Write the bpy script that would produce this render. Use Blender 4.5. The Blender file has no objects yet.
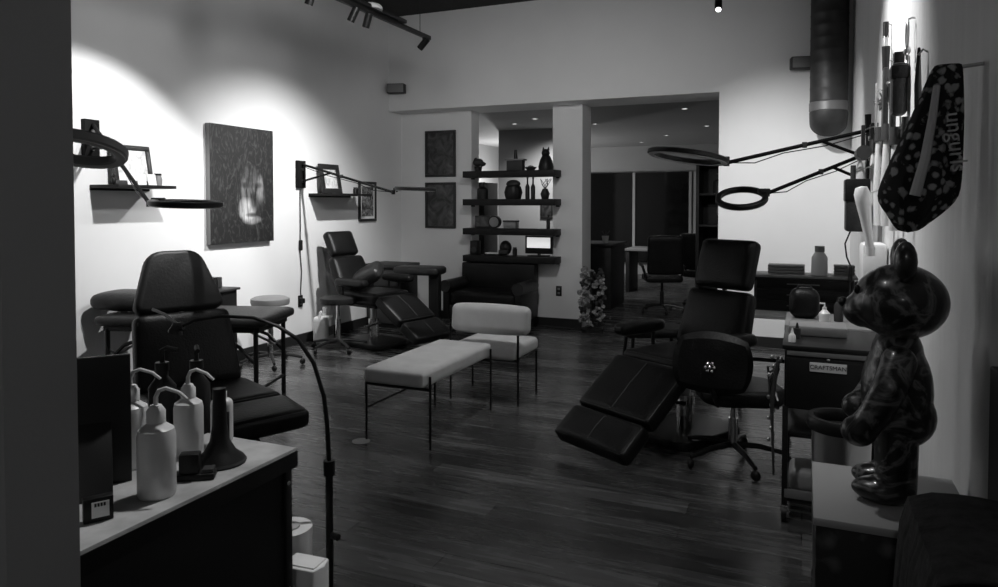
import bpy, bmesh, math, random
from mathutils import Matrix, Vector, Euler
random.seed(7)
R = math.radians
SC = bpy.context.scene
COL = SC.collection
I3 = Matrix.Identity(3)

# ------------------------------------------------------------------ materials
def nodes(name):
    m = bpy.data.materials.new(name); m.use_nodes = True
    nt = m.node_tree
    b = nt.nodes['Principled BSDF']
    return m, nt, b

def ramp(nt, fac, stops):
    r = nt.nodes.new('ShaderNodeValToRGB')
    e = r.color_ramp.elements
    while len(e) < len(stops): e.new(0.5)
    for i, (p, v) in enumerate(stops):
        e[i].position = p; e[i].color = (v, v, v, 1)
    nt.links.new(fac, r.inputs[0])
    return r.outputs[0]

def math_n(nt, op, a, b=None, clamp=False):
    n = nt.nodes.new('ShaderNodeMath'); n.operation = op; n.use_clamp = clamp
    for i, v in enumerate((a, b)):
        if v is None: continue
        if isinstance(v, (int, float)): n.inputs[i].default_value = v
        else: nt.links.new(v, n.inputs[i])
    return n.outputs[0]

def tex(nt, kind, coord, scale, detail=3, mapping=None, **kw):
    if mapping:
        mp = nt.nodes.new('ShaderNodeMapping'); mp.inputs['Scale'].default_value = mapping
        nt.links.new(coord, mp.inputs[0]); coord = mp.outputs[0]
    t = nt.nodes.new(kind)
    nt.links.new(coord, t.inputs['Vector'])
    t.inputs['Scale'].default_value = scale
    if 'Detail' in t.inputs: t.inputs['Detail'].default_value = detail
    for k, v in kw.items(): t.inputs[k].default_value = v
    return t

def mat(name, v, rough=0.5, metal=0.0, noise=0.0, nscale=8.0, bump=0.0, bscale=60.0, coat=0.0, alpha=None, trans=0.0, spec=0.5):
    m, nt, b = nodes(name)
    b.inputs['Base Color'].default_value = (v, v, v, 1)
    b.inputs['Roughness'].default_value = rough
    b.inputs['Metallic'].default_value = metal
    b.inputs['Specular IOR Level'].default_value = spec
    if coat: b.inputs['Coat Weight'].default_value = coat
    if trans: b.inputs['Transmission Weight'].default_value = trans
    co = nt.nodes.new('ShaderNodeTexCoord').outputs['Object']
    n = tex(nt, 'ShaderNodeTexNoise', co, nscale, 4)
    lo, hi = max(0, v * (1 - noise)), min(1, v * (1 + noise))
    nt.links.new(ramp(nt, n.outputs[0], [(0.3, lo), (0.7, hi)]), b.inputs['Base Color'])
    if bump:
        n2 = tex(nt, 'ShaderNodeTexNoise', co, bscale, 3)
        bp = nt.nodes.new('ShaderNodeBump'); bp.inputs['Strength'].default_value = bump
        bp.inputs['Distance'].default_value = 0.01
        nt.links.new(n2.outputs[0], bp.inputs['Height']); nt.links.new(bp.outputs[0], b.inputs['Normal'])
    return m

def emit(name, v, strength):
    m, nt, b = nodes(name)
    b.inputs['Base Color'].default_value = (v, v, v, 1)
    b.inputs['Emission Color'].default_value = (v, v, v, 1)
    b.inputs['Emission Strength'].default_value = strength
    return m

def floor_mat():
    m, nt, b = nodes('dark_wood_planks')
    co = nt.nodes.new('ShaderNodeTexCoord').outputs['Object']
    br = nt.nodes.new('ShaderNodeTexBrick')
    nt.links.new(co, br.inputs['Vector'])
    br.inputs['Scale'].default_value = 1.0
    br.inputs['Brick Width'].default_value = 1.35
    br.inputs['Row Height'].default_value = 0.13
    br.inputs['Mortar Size'].default_value = 0.0025
    br.offset = 0.37
    br.inputs['Color1'].default_value = (0.024, 0.024, 0.024, 1)
    br.inputs['Color2'].default_value = (0.10, 0.10, 0.10, 1)
    br.inputs['Mortar'].default_value = (0.02, 0.02, 0.02, 1)
    n = tex(nt, 'ShaderNodeTexNoise', co, 3.0, 6, mapping=(.8, 9, 1))
    g = ramp(nt, n.outputs[0], [(0.28, 0.45), (0.72, 1.5)])
    n3 = tex(nt, 'ShaderNodeTexNoise', co, 1.4, 3)
    g3 = ramp(nt, n3.outputs[0], [(0.3, 0.7), (0.7, 1.25)])
    mx = nt.nodes.new('ShaderNodeMix'); mx.data_type = 'RGBA'; mx.blend_type = 'MULTIPLY'
    mx.inputs[0].default_value = 1
    nt.links.new(br.outputs['Color'], mx.inputs[6]); nt.links.new(g, mx.inputs[7])
    mx2 = nt.nodes.new('ShaderNodeMix'); mx2.data_type = 'RGBA'; mx2.blend_type = 'MULTIPLY'
    mx2.inputs[0].default_value = 1
    nt.links.new(mx.outputs[2], mx2.inputs[6]); nt.links.new(g3, mx2.inputs[7])
    nt.links.new(mx2.outputs[2], b.inputs['Base Color'])
    nt.links.new(ramp(nt, n.outputs[0], [(0.2, 0.19), (0.8, 0.33)]), b.inputs['Roughness'])
    b.inputs['Specular IOR Level'].default_value = 0.5
    bp = nt.nodes.new('ShaderNodeBump'); bp.inputs['Strength'].default_value = 0.04; bp.inputs['Distance'].default_value = 0.01
    nt.links.new(n.outputs[0], bp.inputs['Height']); nt.links.new(bp.outputs[0], b.inputs['Normal'])
    return m

def painting_mat():
    # dark scratched canvas with a pale loosely brushed oval; local coords: y along the wall, z up
    m, nt, b = nodes('dark_brushed_canvas')
    co = nt.nodes.new('ShaderNodeTexCoord').outputs['Object']
    sp = nt.nodes.new('ShaderNodeSeparateXYZ'); nt.links.new(co, sp.inputs[0])
    y, z = sp.outputs[1], sp.outputs[2]
    dist = tex(nt, 'ShaderNodeTexNoise', co, 9, 4)
    wob = math_n(nt, 'MULTIPLY', math_n(nt, 'SUBTRACT', dist.outputs[0], 0.5), 0.9)
    def blob(cy, cz, ry, rz, soft):
        a = math_n(nt, 'POWER', math_n(nt, 'ABSOLUTE', math_n(nt, 'DIVIDE', math_n(nt, 'SUBTRACT', y, cy), ry)), 2)
        c = math_n(nt, 'POWER', math_n(nt, 'ABSOLUTE', math_n(nt, 'DIVIDE', math_n(nt, 'SUBTRACT', z, cz), rz)), 2)
        d = math_n(nt, 'ADD', math_n(nt, 'ADD', a, c), wob)
        return math_n(nt, 'DIVIDE', math_n(nt, 'SUBTRACT', 1.0, d), soft, True)
    st = tex(nt, 'ShaderNodeTexNoise', co, 9, 6, mapping=(1, 3.2, 0.5), Distortion=1.8)
    strokes = ramp(nt, st.outputs[0], [(0.35, 0.0), (0.72, 1.0)])
    wv = tex(nt, 'ShaderNodeTexNoise', co, 7, 6, mapping=(1, 1.9, 0.8), Distortion=3.5)
    sc = ramp(nt, wv.outputs[0], [(0.50, 0.0), (0.68, 1.0)])
    bg = math_n(nt, 'ADD', math_n(nt, 'MULTIPLY', sc, 0.045), 0.008)
    vs_ = tex(nt, 'ShaderNodeTexNoise', co, 14, 5, mapping=(1, 2.4, 0.35), Distortion=.8)
    vst = ramp(nt, vs_.outputs[0], [(0.38, 0.0), (0.66, 1.0)])
    oval = blob(0.10, -0.10, 0.19, 0.30, 1.1)
    v = math_n(nt, 'ADD', bg, math_n(nt, 'MULTIPLY', oval, math_n(nt, 'ADD', math_n(nt, 'MULTIPLY', vst, 0.20), 0.0)))
    for (cy, cz, ry, rz, k) in ((0.05, -0.22, .13, .12, .55), (0.22, -0.03, .05, .15, .14), (0.0, -0.05, .04, .14, .10), (0.11, -0.32, .14, .05, .3)):
        v = math_n(nt, 'ADD', v, math_n(nt, 'MULTIPLY', math_n(nt, 'MULTIPLY', blob(cy, cz, ry, rz, .8), k), math_n(nt, 'ADD', math_n(nt, 'MULTIPLY', vst, .5), .5)))
    for (cy, cz, ry, rz, k) in ((0.02, 0.0, .08, .035, .6), (0.18, 0.0, .08, .035, .6), (0.13, -0.16, .05, .10, .75), (0.11, -0.275, .09, .028, .8), (0.2, -0.2, .06, .12, .5)):
        v = math_n(nt, 'MULTIPLY', v, math_n(nt, 'SUBTRACT', 1.0, math_n(nt, 'MULTIPLY', blob(cy, cz, ry, rz, .9), k)))
    nt.links.new(v, b.inputs['Base Color'])
    b.inputs['Roughness'].default_value = 0.6
    return m

def dim_art(name, base, hi, scale):
    m, nt, b = nodes(name)
    co = nt.nodes.new('ShaderNodeTexCoord').outputs['Object']
    n = tex(nt, 'ShaderNodeTexNoise', co, scale, 5, Distortion=1.2)
    nt.links.new(ramp(nt, n.outputs[0], [(0.4, base), (0.75, hi)]), b.inputs['Base Color'])
    b.inputs['Roughness'].default_value = 0.35
    return m

def pattern_mat(name, dark, light, scale, rough, thr=(0.08, 0.22), coat=0.0):
    m, nt, b = nodes(name)
    co = nt.nodes.new('ShaderNodeTexCoord').outputs['Object']
    n = tex(nt, 'ShaderNodeTexNoise', co, scale * .5, 4, Distortion=2.2)
    v = nt.nodes.new('ShaderNodeTexVoronoi'); v.inputs['Scale'].default_value = scale
    nt.links.new(co, v.inputs['Vector'])
    f = math_n(nt, 'MULTIPLY', n.outputs[0], v.outputs['Distance'])
    nt.links.new(ramp(nt, f, [(thr[0], light), (thr[1], dark)]), b.inputs['Base Color'])
    b.inputs['Roughness'].default_value = rough
    if coat: b.inputs['Coat Weight'].default_value = coat; b.inputs['Coat Roughness'].default_value = 0.1
    return m

def swirl_mat(name):
    m, nt, b = nodes(name)
    co = nt.nodes.new('ShaderNodeTexCoord').outputs['Object']
    n = tex(nt, 'ShaderNodeTexNoise', co, 11, 5, Distortion=2.6)
    nt.links.new(ramp(nt, n.outputs[0], [(0.50, 0.010), (0.62, 0.14), (0.70, 0.03)]), b.inputs['Base Color'])
    b.inputs['Roughness'].default_value = 0.3
    b.inputs['Coat Weight'].default_value = 0.3
    return m

def wall_mat(name, v, rough=0.75, streak=0.0):
    m, nt, b = nodes(name)
    co = nt.nodes.new('ShaderNodeTexCoord').outputs['Object']
    n = tex(nt, 'ShaderNodeTexNoise', co, 1.2, 4)
    nt.links.new(ramp(nt, n.outputs[0], [(0.3, v * .96), (0.7, min(1, v * 1.03))]), b.inputs['Base Color'])
    b.inputs['Roughness'].default_value = rough
    n2 = tex(nt, 'ShaderNodeTexNoise', co, 140, 2)
    bp = nt.nodes.new('ShaderNodeBump'); bp.inputs['Strength'].default_value = 0.05; bp.inputs['Distance'].default_value = 0.004
    nt.links.new(n2.outputs[0], bp.inputs['Height'])
    if streak:
        n4 = tex(nt, 'ShaderNodeTexNoise', co, 5, 3, mapping=(1, 2.2, 0.12))
        nt.links.new(ramp(nt, n4.outputs[0], [(0.3, rough - streak), (0.7, rough + streak)]), b.inputs['Roughness'])
        b2 = nt.nodes.new('ShaderNodeBump'); b2.inputs['Strength'].default_value = 0.35; b2.inputs['Distance'].default_value = 0.02
        nt.links.new(n4.outputs[0], b2.inputs['Height']); nt.links.new(bp.outputs[0], b2.inputs['Normal'])
        nt.links.new(b2.outputs[0], b.inputs['Normal'])
    else:
        nt.links.new(bp.outputs[0], b.inputs['Normal'])
    return m

M = {}
M['wall'] = wall_mat('white_wall_paint', 0.80)
M['wall_side'] = wall_mat('satin_white_wall_paint', 0.72, 0.5, 0.15)
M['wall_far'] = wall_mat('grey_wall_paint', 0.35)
M['jamb'] = wall_mat('charcoal_post_paint', 0.3, 0.6)
M['ceiling'] = mat('black_ceiling', 0.012, 0.9, noise=.3)
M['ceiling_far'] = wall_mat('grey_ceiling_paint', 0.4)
M['floor'] = floor_mat()
M['base'] = mat('black_baseboard', 0.015, 0.5)
M['leather'] = mat('black_leather', 0.007, 0.40, noise=.3, bump=.25, bscale=90, spec=.24)
M['leather2'] = mat('worn_black_leather', 0.022, 0.40, spec=.4, noise=.4, bump=.3, bscale=60)
M['piping'] = mat('grey_piping', 0.035, 0.45)
M['vinyl'] = mat('matte_black_vinyl', 0.018, 0.5, spec=.3, noise=.2, bump=.15)
M['white_up'] = mat('cream_upholstery', 0.60, 0.75, noise=.08, bump=.2, bscale=220)
M['blackmetal'] = mat('black_metal', 0.010, 0.40, spec=.3)
M['blackplastic'] = mat('black_plastic', 0.009, 0.42, spec=.28)
M['darkgrey'] = mat('dark_grey_plastic', 0.035, 0.5, spec=.3)
M['chrome'] = mat('chrome', 0.75, 0.12, metal=1)
M['steel'] = mat('brushed_steel', 0.5, 0.3, metal=1)
M['greymetal'] = mat('grey_metal', 0.18, 0.45, metal=.4)
M['shelfwood'] = mat('black_stained_wood', 0.010, 0.55, noise=.4, spec=.25)
M['frame'] = mat('black_frame', 0.02, 0.4)
M['paper'] = mat('white_paper', 0.8, 0.7, noise=.05)
M['whiteplastic'] = mat('translucent_white_plastic', 0.72, 0.35, noise=.05)
M['whitematte'] = mat('matte_white', 0.75, 0.6)
M['counter_top'] = mat('pale_stone_counter', 0.42, 0.45, noise=.25, nscale=14)
M['counter_body'] = mat('black_counter_panel', 0.006, 0.5, spec=.15)
M['lampmetal'] = mat('matte_black_enamel', 0.008, 0.65, spec=.1)
M['led'] = mat('frosted_diffuser', 0.45, 0.5)
M['canvas'] = painting_mat()
M['canvas_edge'] = mat('raw_canvas_edge', 0.22, 0.7)
M['art1'] = dim_art('dim_print', 0.015, 0.10, 9)
M['art2'] = dim_art('dim_print_pale', 0.02, 0.14, 7)
M['sketch'] = dim_art('pale_sketch', 0.82, 0.35, 14)
M['floralart'] = dim_art('dark_floral_print', 0.02, 0.5, 16)
M['duct'] = mat('galvanised_duct', 0.06, 0.5, metal=.5, noise=.25, nscale=6)
M['bear'] = swirl_mat('dark_mottled_gloss')
M['pedestal'] = pattern_mat('dark_mottled_print', 0.012, 0.08, 16, 0.5, (0.05, 0.18))
M['pedestal_top'] = mat('grey_pedestal_top', 0.4, 0.5)
M['paisley'] = pattern_mat('dark_patterned_cotton', 0.008, 0.32, 42, 0.85, (0.13, 0.22))
M['cloth_dark'] = mat('black_cloth', 0.012, 0.9, noise=.4, bump=.3)
M['cloth_stripe'] = mat('charcoal_throw', 0.04, 0.9, noise=.5, nscale=22, bump=.5)
M['glass_black'] = mat('black_window_glass', 0.006, 0.08)
M['mullion'] = mat('pale_mullion', 0.45, 0.5)
M['screen'] = emit('lit_screen', 0.9, 0.55)
M['lens'] = emit('lit_lamp_lens', 1.0, 4.0)
M['lens_dim'] = emit('lit_downlight', 1.0, 1.6)
M['text_dark'] = mat('black_print', 0.02, 0.6)
M['text_pale'] = mat('grey_print', 0.5, 0.8)
M['blossom'] = mat('pale_petals', 0.24, 0.8, noise=.5, nscale=40)
M['leaf'] = mat('dark_leaves', 0.02, 0.6)
M['wood_dark'] = mat('dark_wood', 0.015, 0.5, noise=.4, spec=.25)
M['greytop'] = mat('grey_laminate', 0.22, 0.4)
M['paleplate'] = mat('pale_plate', 0.62, 0.4)
M['blade'] = mat('satin_blade', 0.35, 0.35, metal=.5)
M['grey_mid'] = mat('mid_grey_plastic', 0.2, 0.5)
M['bone'] = mat('pale_painted_wood', 0.7, 0.5)

# ------------------------------------------------------------------ mesh builder
def rot(x=0, y=0, z=0): return Euler((R(x), R(y), R(z))).to_matrix()

class B:
    def __init__(s): s.bm = bmesh.new()
    def _add(s, verts, c, m):
        for v in verts: v.co = m @ v.co + Vector(c)
    def box(s, c, size, m=I3, bev=0.0, seg=2):
        t = bmesh.new(); bmesh.ops.create_cube(t, size=1)
        for v in t.verts: v.co = Vector((v.co.x * size[0], v.co.y * size[1], v.co.z * size[2]))
        if bev: bmesh.ops.bevel(t, geom=t.edges[:], offset=bev, segments=seg, affect='EDGES', profile=.5)
        return s._merge(t, c, m)
    def _merge(s, t, c, m):
        for v in t.verts: v.co = m @ v.co + Vector(c)
        me = bpy.data.meshes.new('tmp'); t.to_mesh(me); t.free()
        s.bm.from_mesh(me); bpy.data.meshes.remove(me)
        return s
    def b2(s, x0, x1, y0, y1, z0, z1, bev=0.0, seg=2):
        return s.box(((x0 + x1) / 2, (y0 + y1) / 2, (z0 + z1) / 2), (x1 - x0, y1 - y0, z1 - z0), bev=bev, seg=seg)
    def cushion(s, c, size, m=I3, r=.03, puff=.012, n=10, taper=None):
        t = bmesh.new(); bmesh.ops.create_cube(t, size=2)
        bmesh.ops.subdivide_edges(t, edges=t.edges[:], cuts=n, use_grid_fill=True)
        h = Vector(size) / 2; r = min(r, min(h) * .98)
        for v in t.verts:
            p = Vector([math.copysign(abs(q) ** .6, q) for q in v.co])
            q = Vector((p.x * h.x, p.y * h.y, p.z * h.z))
            inn = Vector([max(-(h[i] - r), min(h[i] - r, q[i])) for i in range(3)])
            d = q - inn
            if d.length > 1e-9: q = inn + d.normalized() * r
            a, b_, = q.x / h.x, q.y / h.y
            q.z += math.copysign(puff * (1 - a * a) * (1 - b_ * b_), q.z) if abs(q.z) > h.z * .3 else 0
            if taper: q.y *= 1 + (taper - 1) * (q.x / h.x + 1) / 2
            v.co = q
        return s._merge(t, c, m)
    def tube(s, pts, r, n=8, r1=None):
        pts = [Vector(p) for p in pts]; rings = []; N = len(pts)
        up = None
        for i, p in enumerate(pts):
            d = (pts[min(i + 1, N - 1)] - pts[max(i - 1, 0)]).normalized()
            if up is None:
                up = d.orthogonal().normalized()
            up = (up - d * up.dot(d)).normalized(); q = d.cross(up)
            rr = r if r1 is None else r + (r1 - r) * i / (N - 1)
            rings.append([s.bm.verts.new(p + up * math.cos(2 * math.pi * k / n) * rr + q * math.sin(2 * math.pi * k / n) * rr) for k in range(n)])
        for a, b_ in zip(rings, rings[1:]):
            for k in range(n): s.bm.faces.new((a[k], a[(k + 1) % n], b_[(k + 1) % n], b_[k]))
        s.bm.faces.new(rings[0][::-1]); s.bm.faces.new(rings[-1])
        return s
    def cyl(s, p0, p1, r, r1=None, n=16): return s.tube([p0, p1], r, n, r1)
    def lathe(s, prof, c=(0, 0, 0), m=I3, n=24):
        rings = []
        for (r, z) in prof:
            r = max(r, 1e-4)
            rings.append([s.bm.verts.new(m @ Vector((r * math.cos(2 * math.pi * k / n), r * math.sin(2 * math.pi * k / n), z)) + Vector(c)) for k in range(n)])
        for a, b_ in zip(rings, rings[1:]):
            for k in range(n): s.bm.faces.new((a[k], a[(k + 1) % n], b_[(k + 1) % n], b_[k]))
        s.bm.faces.new(rings[0][::-1]); s.bm.faces.new(rings[-1])
        return s
    def ell(s, c, r, m=I3, n=16):
        t = bmesh.new(); bmesh.ops.create_uvsphere(t, u_segments=n, v_segments=max(6, n // 2), radius=1)
        for v in t.verts: v.co = Vector((v.co.x * r[0], v.co.y * r[1], v.co.z * r[2]))
        return s._merge(t, c, m)
    def ring(s, c, Rad, w, h, m=I3, n=32):
        # flat ring with a rounded rectangular section w x h
        sec = [(-w/2, -h*.3), (-w*.3, -h/2), (w*.3, -h/2), (w/2, -h*.3), (w/2, h*.3), (w*.3, h/2), (-w*.3, h/2), (-w/2, h*.3)]
        rings = []
        for k in range(n):
            a = 2 * math.pi * k / n
            rings.append([s.bm.verts.new(m @ Vector(((Rad + x) * math.cos(a), (Rad + x) * math.sin(a), z)) + Vector(c)) for x, z in sec])
        for k in range(n):
            a, b_ = rings[k], rings[(k + 1) % n]
            for j in range(8): s.bm.faces.new((a[j], b_[j], b_[(j + 1) % 8], a[(j + 1) % 8]))
        return s
    def prism(s, pts, th, c=(0, 0, 0), m=I3, bev=0.0, seg=3):
        # 2-D outline in x,y extruded th along z (centred)
        t = bmesh.new()
        vs = [t.verts.new((p[0], p[1], -th / 2)) for p in pts]
        f = t.faces.new(vs)
        g = bmesh.ops.extrude_face_region(t, geom=[f])
        for e in g['geom']:
            if isinstance(e, bmesh.types.BMVert): e.co.z = th / 2
        bmesh.ops.recalc_face_normals(t, faces=t.faces[:])
        if bev:
            ed = [e for e in t.edges if len(e.link_faces) == 2 and e.calc_face_angle(0) > .6]
            bmesh.ops.bevel(t, geom=ed, offset=bev, segments=seg, affect='EDGES', profile=.5)
        return s._merge(t, c, m)
    def build(s, name, m, parent=None, loc=(0, 0, 0), rz=0, smooth=True, angle=38):
        me = bpy.data.meshes.new(name)
        bmesh.ops.recalc_face_normals(s.bm, faces=s.bm.faces[:])
        s.bm.to_mesh(me); s.bm.free()
        me.materials.append(M[m] if isinstance(m, str) else m)
        if smooth:
            me.polygons.foreach_set('use_smooth', [True] * len(me.polygons))
            me.set_sharp_from_angle(angle=R(angle))
        o = bpy.data.objects.new(name, me); COL.objects.link(o)
        o.location = loc; o.rotation_euler = (0, 0, rz)
        if parent: o.parent = parent
        return o

def tag(o, label, cat, group=None, kind=None):
    o['label'] = label; o['category'] = cat
    if group: o['group'] = group
    if kind: o['kind'] = kind
    return o
def thing(name, label, cat, loc=(0, 0, 0), rz=0, group=None):
    o = bpy.data.objects.new(name, None); COL.objects.link(o)
    o.location = loc; o.rotation_euler = (0, 0, R(rz)); o.empty_display_size = .1
    return tag(o, label, cat, group)
def struct(name, b, m, **k):
    o = b.build(name, m, smooth=False, **k); o['kind'] = 'structure'; return o
def copy_tree(o, parent=None):
    c = o.copy(); COL.objects.link(c)
    if parent: c.parent = parent
    for ch in [x for x in bpy.data.objects if x.parent == o]: copy_tree(ch, c)
    return c
def rrect(w, h, r, n=5):
    pts = []
    for cx, cy, a0 in ((w/2 - r, h/2 - r, 0), (-w/2 + r, h/2 - r, 90), (-w/2 + r, -h/2 + r, 180), (w/2 - r, -h/2 + r, 270)):
        for k in range(n + 1):
            a = R(a0 + 90 * k / n); pts.append((cx + r * math.cos(a), cy + r * math.sin(a)))
    return pts
def rpoly(pts, r, n=5):
    out = []; N = len(pts)
    for i in range(N):
        p = Vector(pts[i]); a = (Vector(pts[i - 1]) - p); b_ = (Vector(pts[(i + 1) % N]) - p)
        rr = min(r, a.length * .48, b_.length * .48)
        A = p + a.normalized() * rr; C = p + b_.normalized() * rr
        for k in range(n + 1):
            t = k / n; q = A * (1 - t) ** 2 + p * 2 * t * (1 - t) + C * t * t; out.append((q.x, q.y))
    return out
def arc_pts(f, n): return [f(i / (n - 1)) for i in range(n)]
def text_mesh(name, body, size, m, parent, loc, rotm, depth=.0015):
    cu = bpy.data.curves.new(name, 'FONT'); cu.body = body; cu.size = size; cu.extrude = depth
    cu.align_x = 'CENTER'; cu.align_y = 'CENTER'
    to = bpy.data.objects.new('t', cu); COL.objects.link(to)
    dg = bpy.context.evaluated_depsgraph_get()
    me = bpy.data.meshes.new_from_object(to.evaluated_get(dg))
    bpy.data.objects.remove(to); bpy.data.curves.remove(cu)
    me.name = name; me.materials.clear(); me.materials.append(M[m])
    me.transform(Matrix.Translation(Vector(loc)) @ rotm.to_4x4())
    o = bpy.data.objects.new(name, me); COL.objects.link(o); o.parent = parent
    return o

# ------------------------------------------------------------------ camera
cam_d = bpy.data.cameras.new('camera'); cam = bpy.data.objects.new('camera', cam_d); COL.objects.link(cam)
cam.location = (0, 0, 1.45); cam.rotation_euler = (R(90 - 1.64), 0, R(23.2))
cam_d.sensor_fit = 'HORIZONTAL'; cam_d.sensor_width = 36; cam_d.lens = 36 * 715 / 998
cam_d.shift_y = -69.5 / 998; cam_d.clip_start = .05
SC.camera = cam

# ------------------------------------------------------------------ setting
XL, XR, YB, YR, ZC, ZO = -4.8, 0.40, 7.70, 8.00, 3.76, 2.60
struct('floor', B().b2(-5.2, 3, -1.2, 16, -.06, 0), 'floor')
struct('ceiling', B().b2(-5.0, .6, -1.2, 7.9, ZC, ZC + .1), 'ceiling')
struct('wall_left', B().b2(XL - .15, XL, -1.2, 8.25, 0, ZC), 'wall')
struct('wall_right', B().b2(XR, XR + .15, .2, 7.9, 0, ZC), 'wall_side')
struct('wall_back_header', B().b2(XL, -.83, YB, YR + .3, ZO, ZC), 'wall')
struct('wall_back_right', B().b2(-.83, XR, YB, YB + .3, 0, ZC), 'wall')
struct('wall_back_left', B().b2(XL, -3.80, YR, YR + .22, 0, ZO), 'wall')
struct('wall_back_sill', B().b2(-3.80, -2.74, YR, YR + .22, 0, .78), 'wall')
struct('wall_back_column', B().b2(-2.74, -2.38, YR, YR + .36, 0, ZO), 'wall')
struct('wall_front_left', B().b2(-.86, -.727, .452, .53, 0, ZC), 'jamb')
# room beyond
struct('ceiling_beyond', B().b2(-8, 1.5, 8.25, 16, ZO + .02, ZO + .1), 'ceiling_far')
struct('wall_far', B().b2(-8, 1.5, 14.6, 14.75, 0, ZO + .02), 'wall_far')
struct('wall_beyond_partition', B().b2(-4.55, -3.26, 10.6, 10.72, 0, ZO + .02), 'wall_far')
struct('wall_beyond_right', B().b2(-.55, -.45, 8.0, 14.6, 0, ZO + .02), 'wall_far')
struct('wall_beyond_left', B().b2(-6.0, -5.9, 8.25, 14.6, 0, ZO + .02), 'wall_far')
for i, (x0, x1) in enumerate(((-4.4, -3.24), (-3.19, -2.12), (-1.98, -1.45))):
    struct('window_%d' % (i + 1), B().b2(x0, x1, 14.5, 14.58, .25, 2.08), 'glass_black')
for i, (x0, x1) in enumerate(((-3.24, -3.19), (-2.12, -2.07), (-2.03, -1.98))):
    struct('trim_%d' % (i + 1), B().b2(x0, x1, 14.46, 14.58, .25, 2.08), 'mullion')
# baseboards
struct('baseboard_left', B().b2(XL, XL + .015, -1.2, YR, 0, .1, .003), 'base')
struct('baseboard_back_left', B().b2(XL + .015, -2.74, YR - .015, YR, 0, .1, .003), 'base')
struct('baseboard_column', B().b2(-2.74, -2.38, YR - .015, YR, 0, .1, .003), 'base')
struct('baseboard_back_right', B().b2(-.83, XR, YB - .015, YB, 0, .1, .003), 'base')
struct('trim_4', B().b2(XR - .03, XR, 1.55, 1.83, 0, 1.1, .004), 'base')

# ------------------------------------------------------------------ seats
def pad(parent, name, c, size, m3, mt='leather', r=.035, puff=.012, seam=True, taper=None, mid=False):
    o = B().cushion(c, size, m3, r, puff, taper=taper).build(name, mt, parent)
    if seam:
        b = B(); hx, hy, hz = size[0] / 2, size[1] / 2, size[2] / 2
        def L(p): return m3 @ Vector(p) + Vector(c)
        ins = r * .45
        loop = [(hx - ins, -hy + r), (hx - ins, hy - r), (hx - r, hy - ins), (-hx + r, hy - ins), (-hx + ins, hy - r), (-hx + ins, -hy + r), (-hx + r, -hy + ins), (hx - r, -hy + ins), (hx - ins, -hy + r)]
        tp = lambda x: (1 + (taper - 1) * (x / hx + 1) / 2) if taper else 1
        b.tube([L((x, y * tp(x), hz - ins * .6)) for x, y in loop], .004, 6)
        if mid: b.tube([L((-hx + r, 0, hz + puff * .3)), L((0, 0, hz + puff)), L((hx - r, 0, hz + puff * .3))], .004, 6)
        b.build('piping', 'piping', o)
    return o

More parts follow.
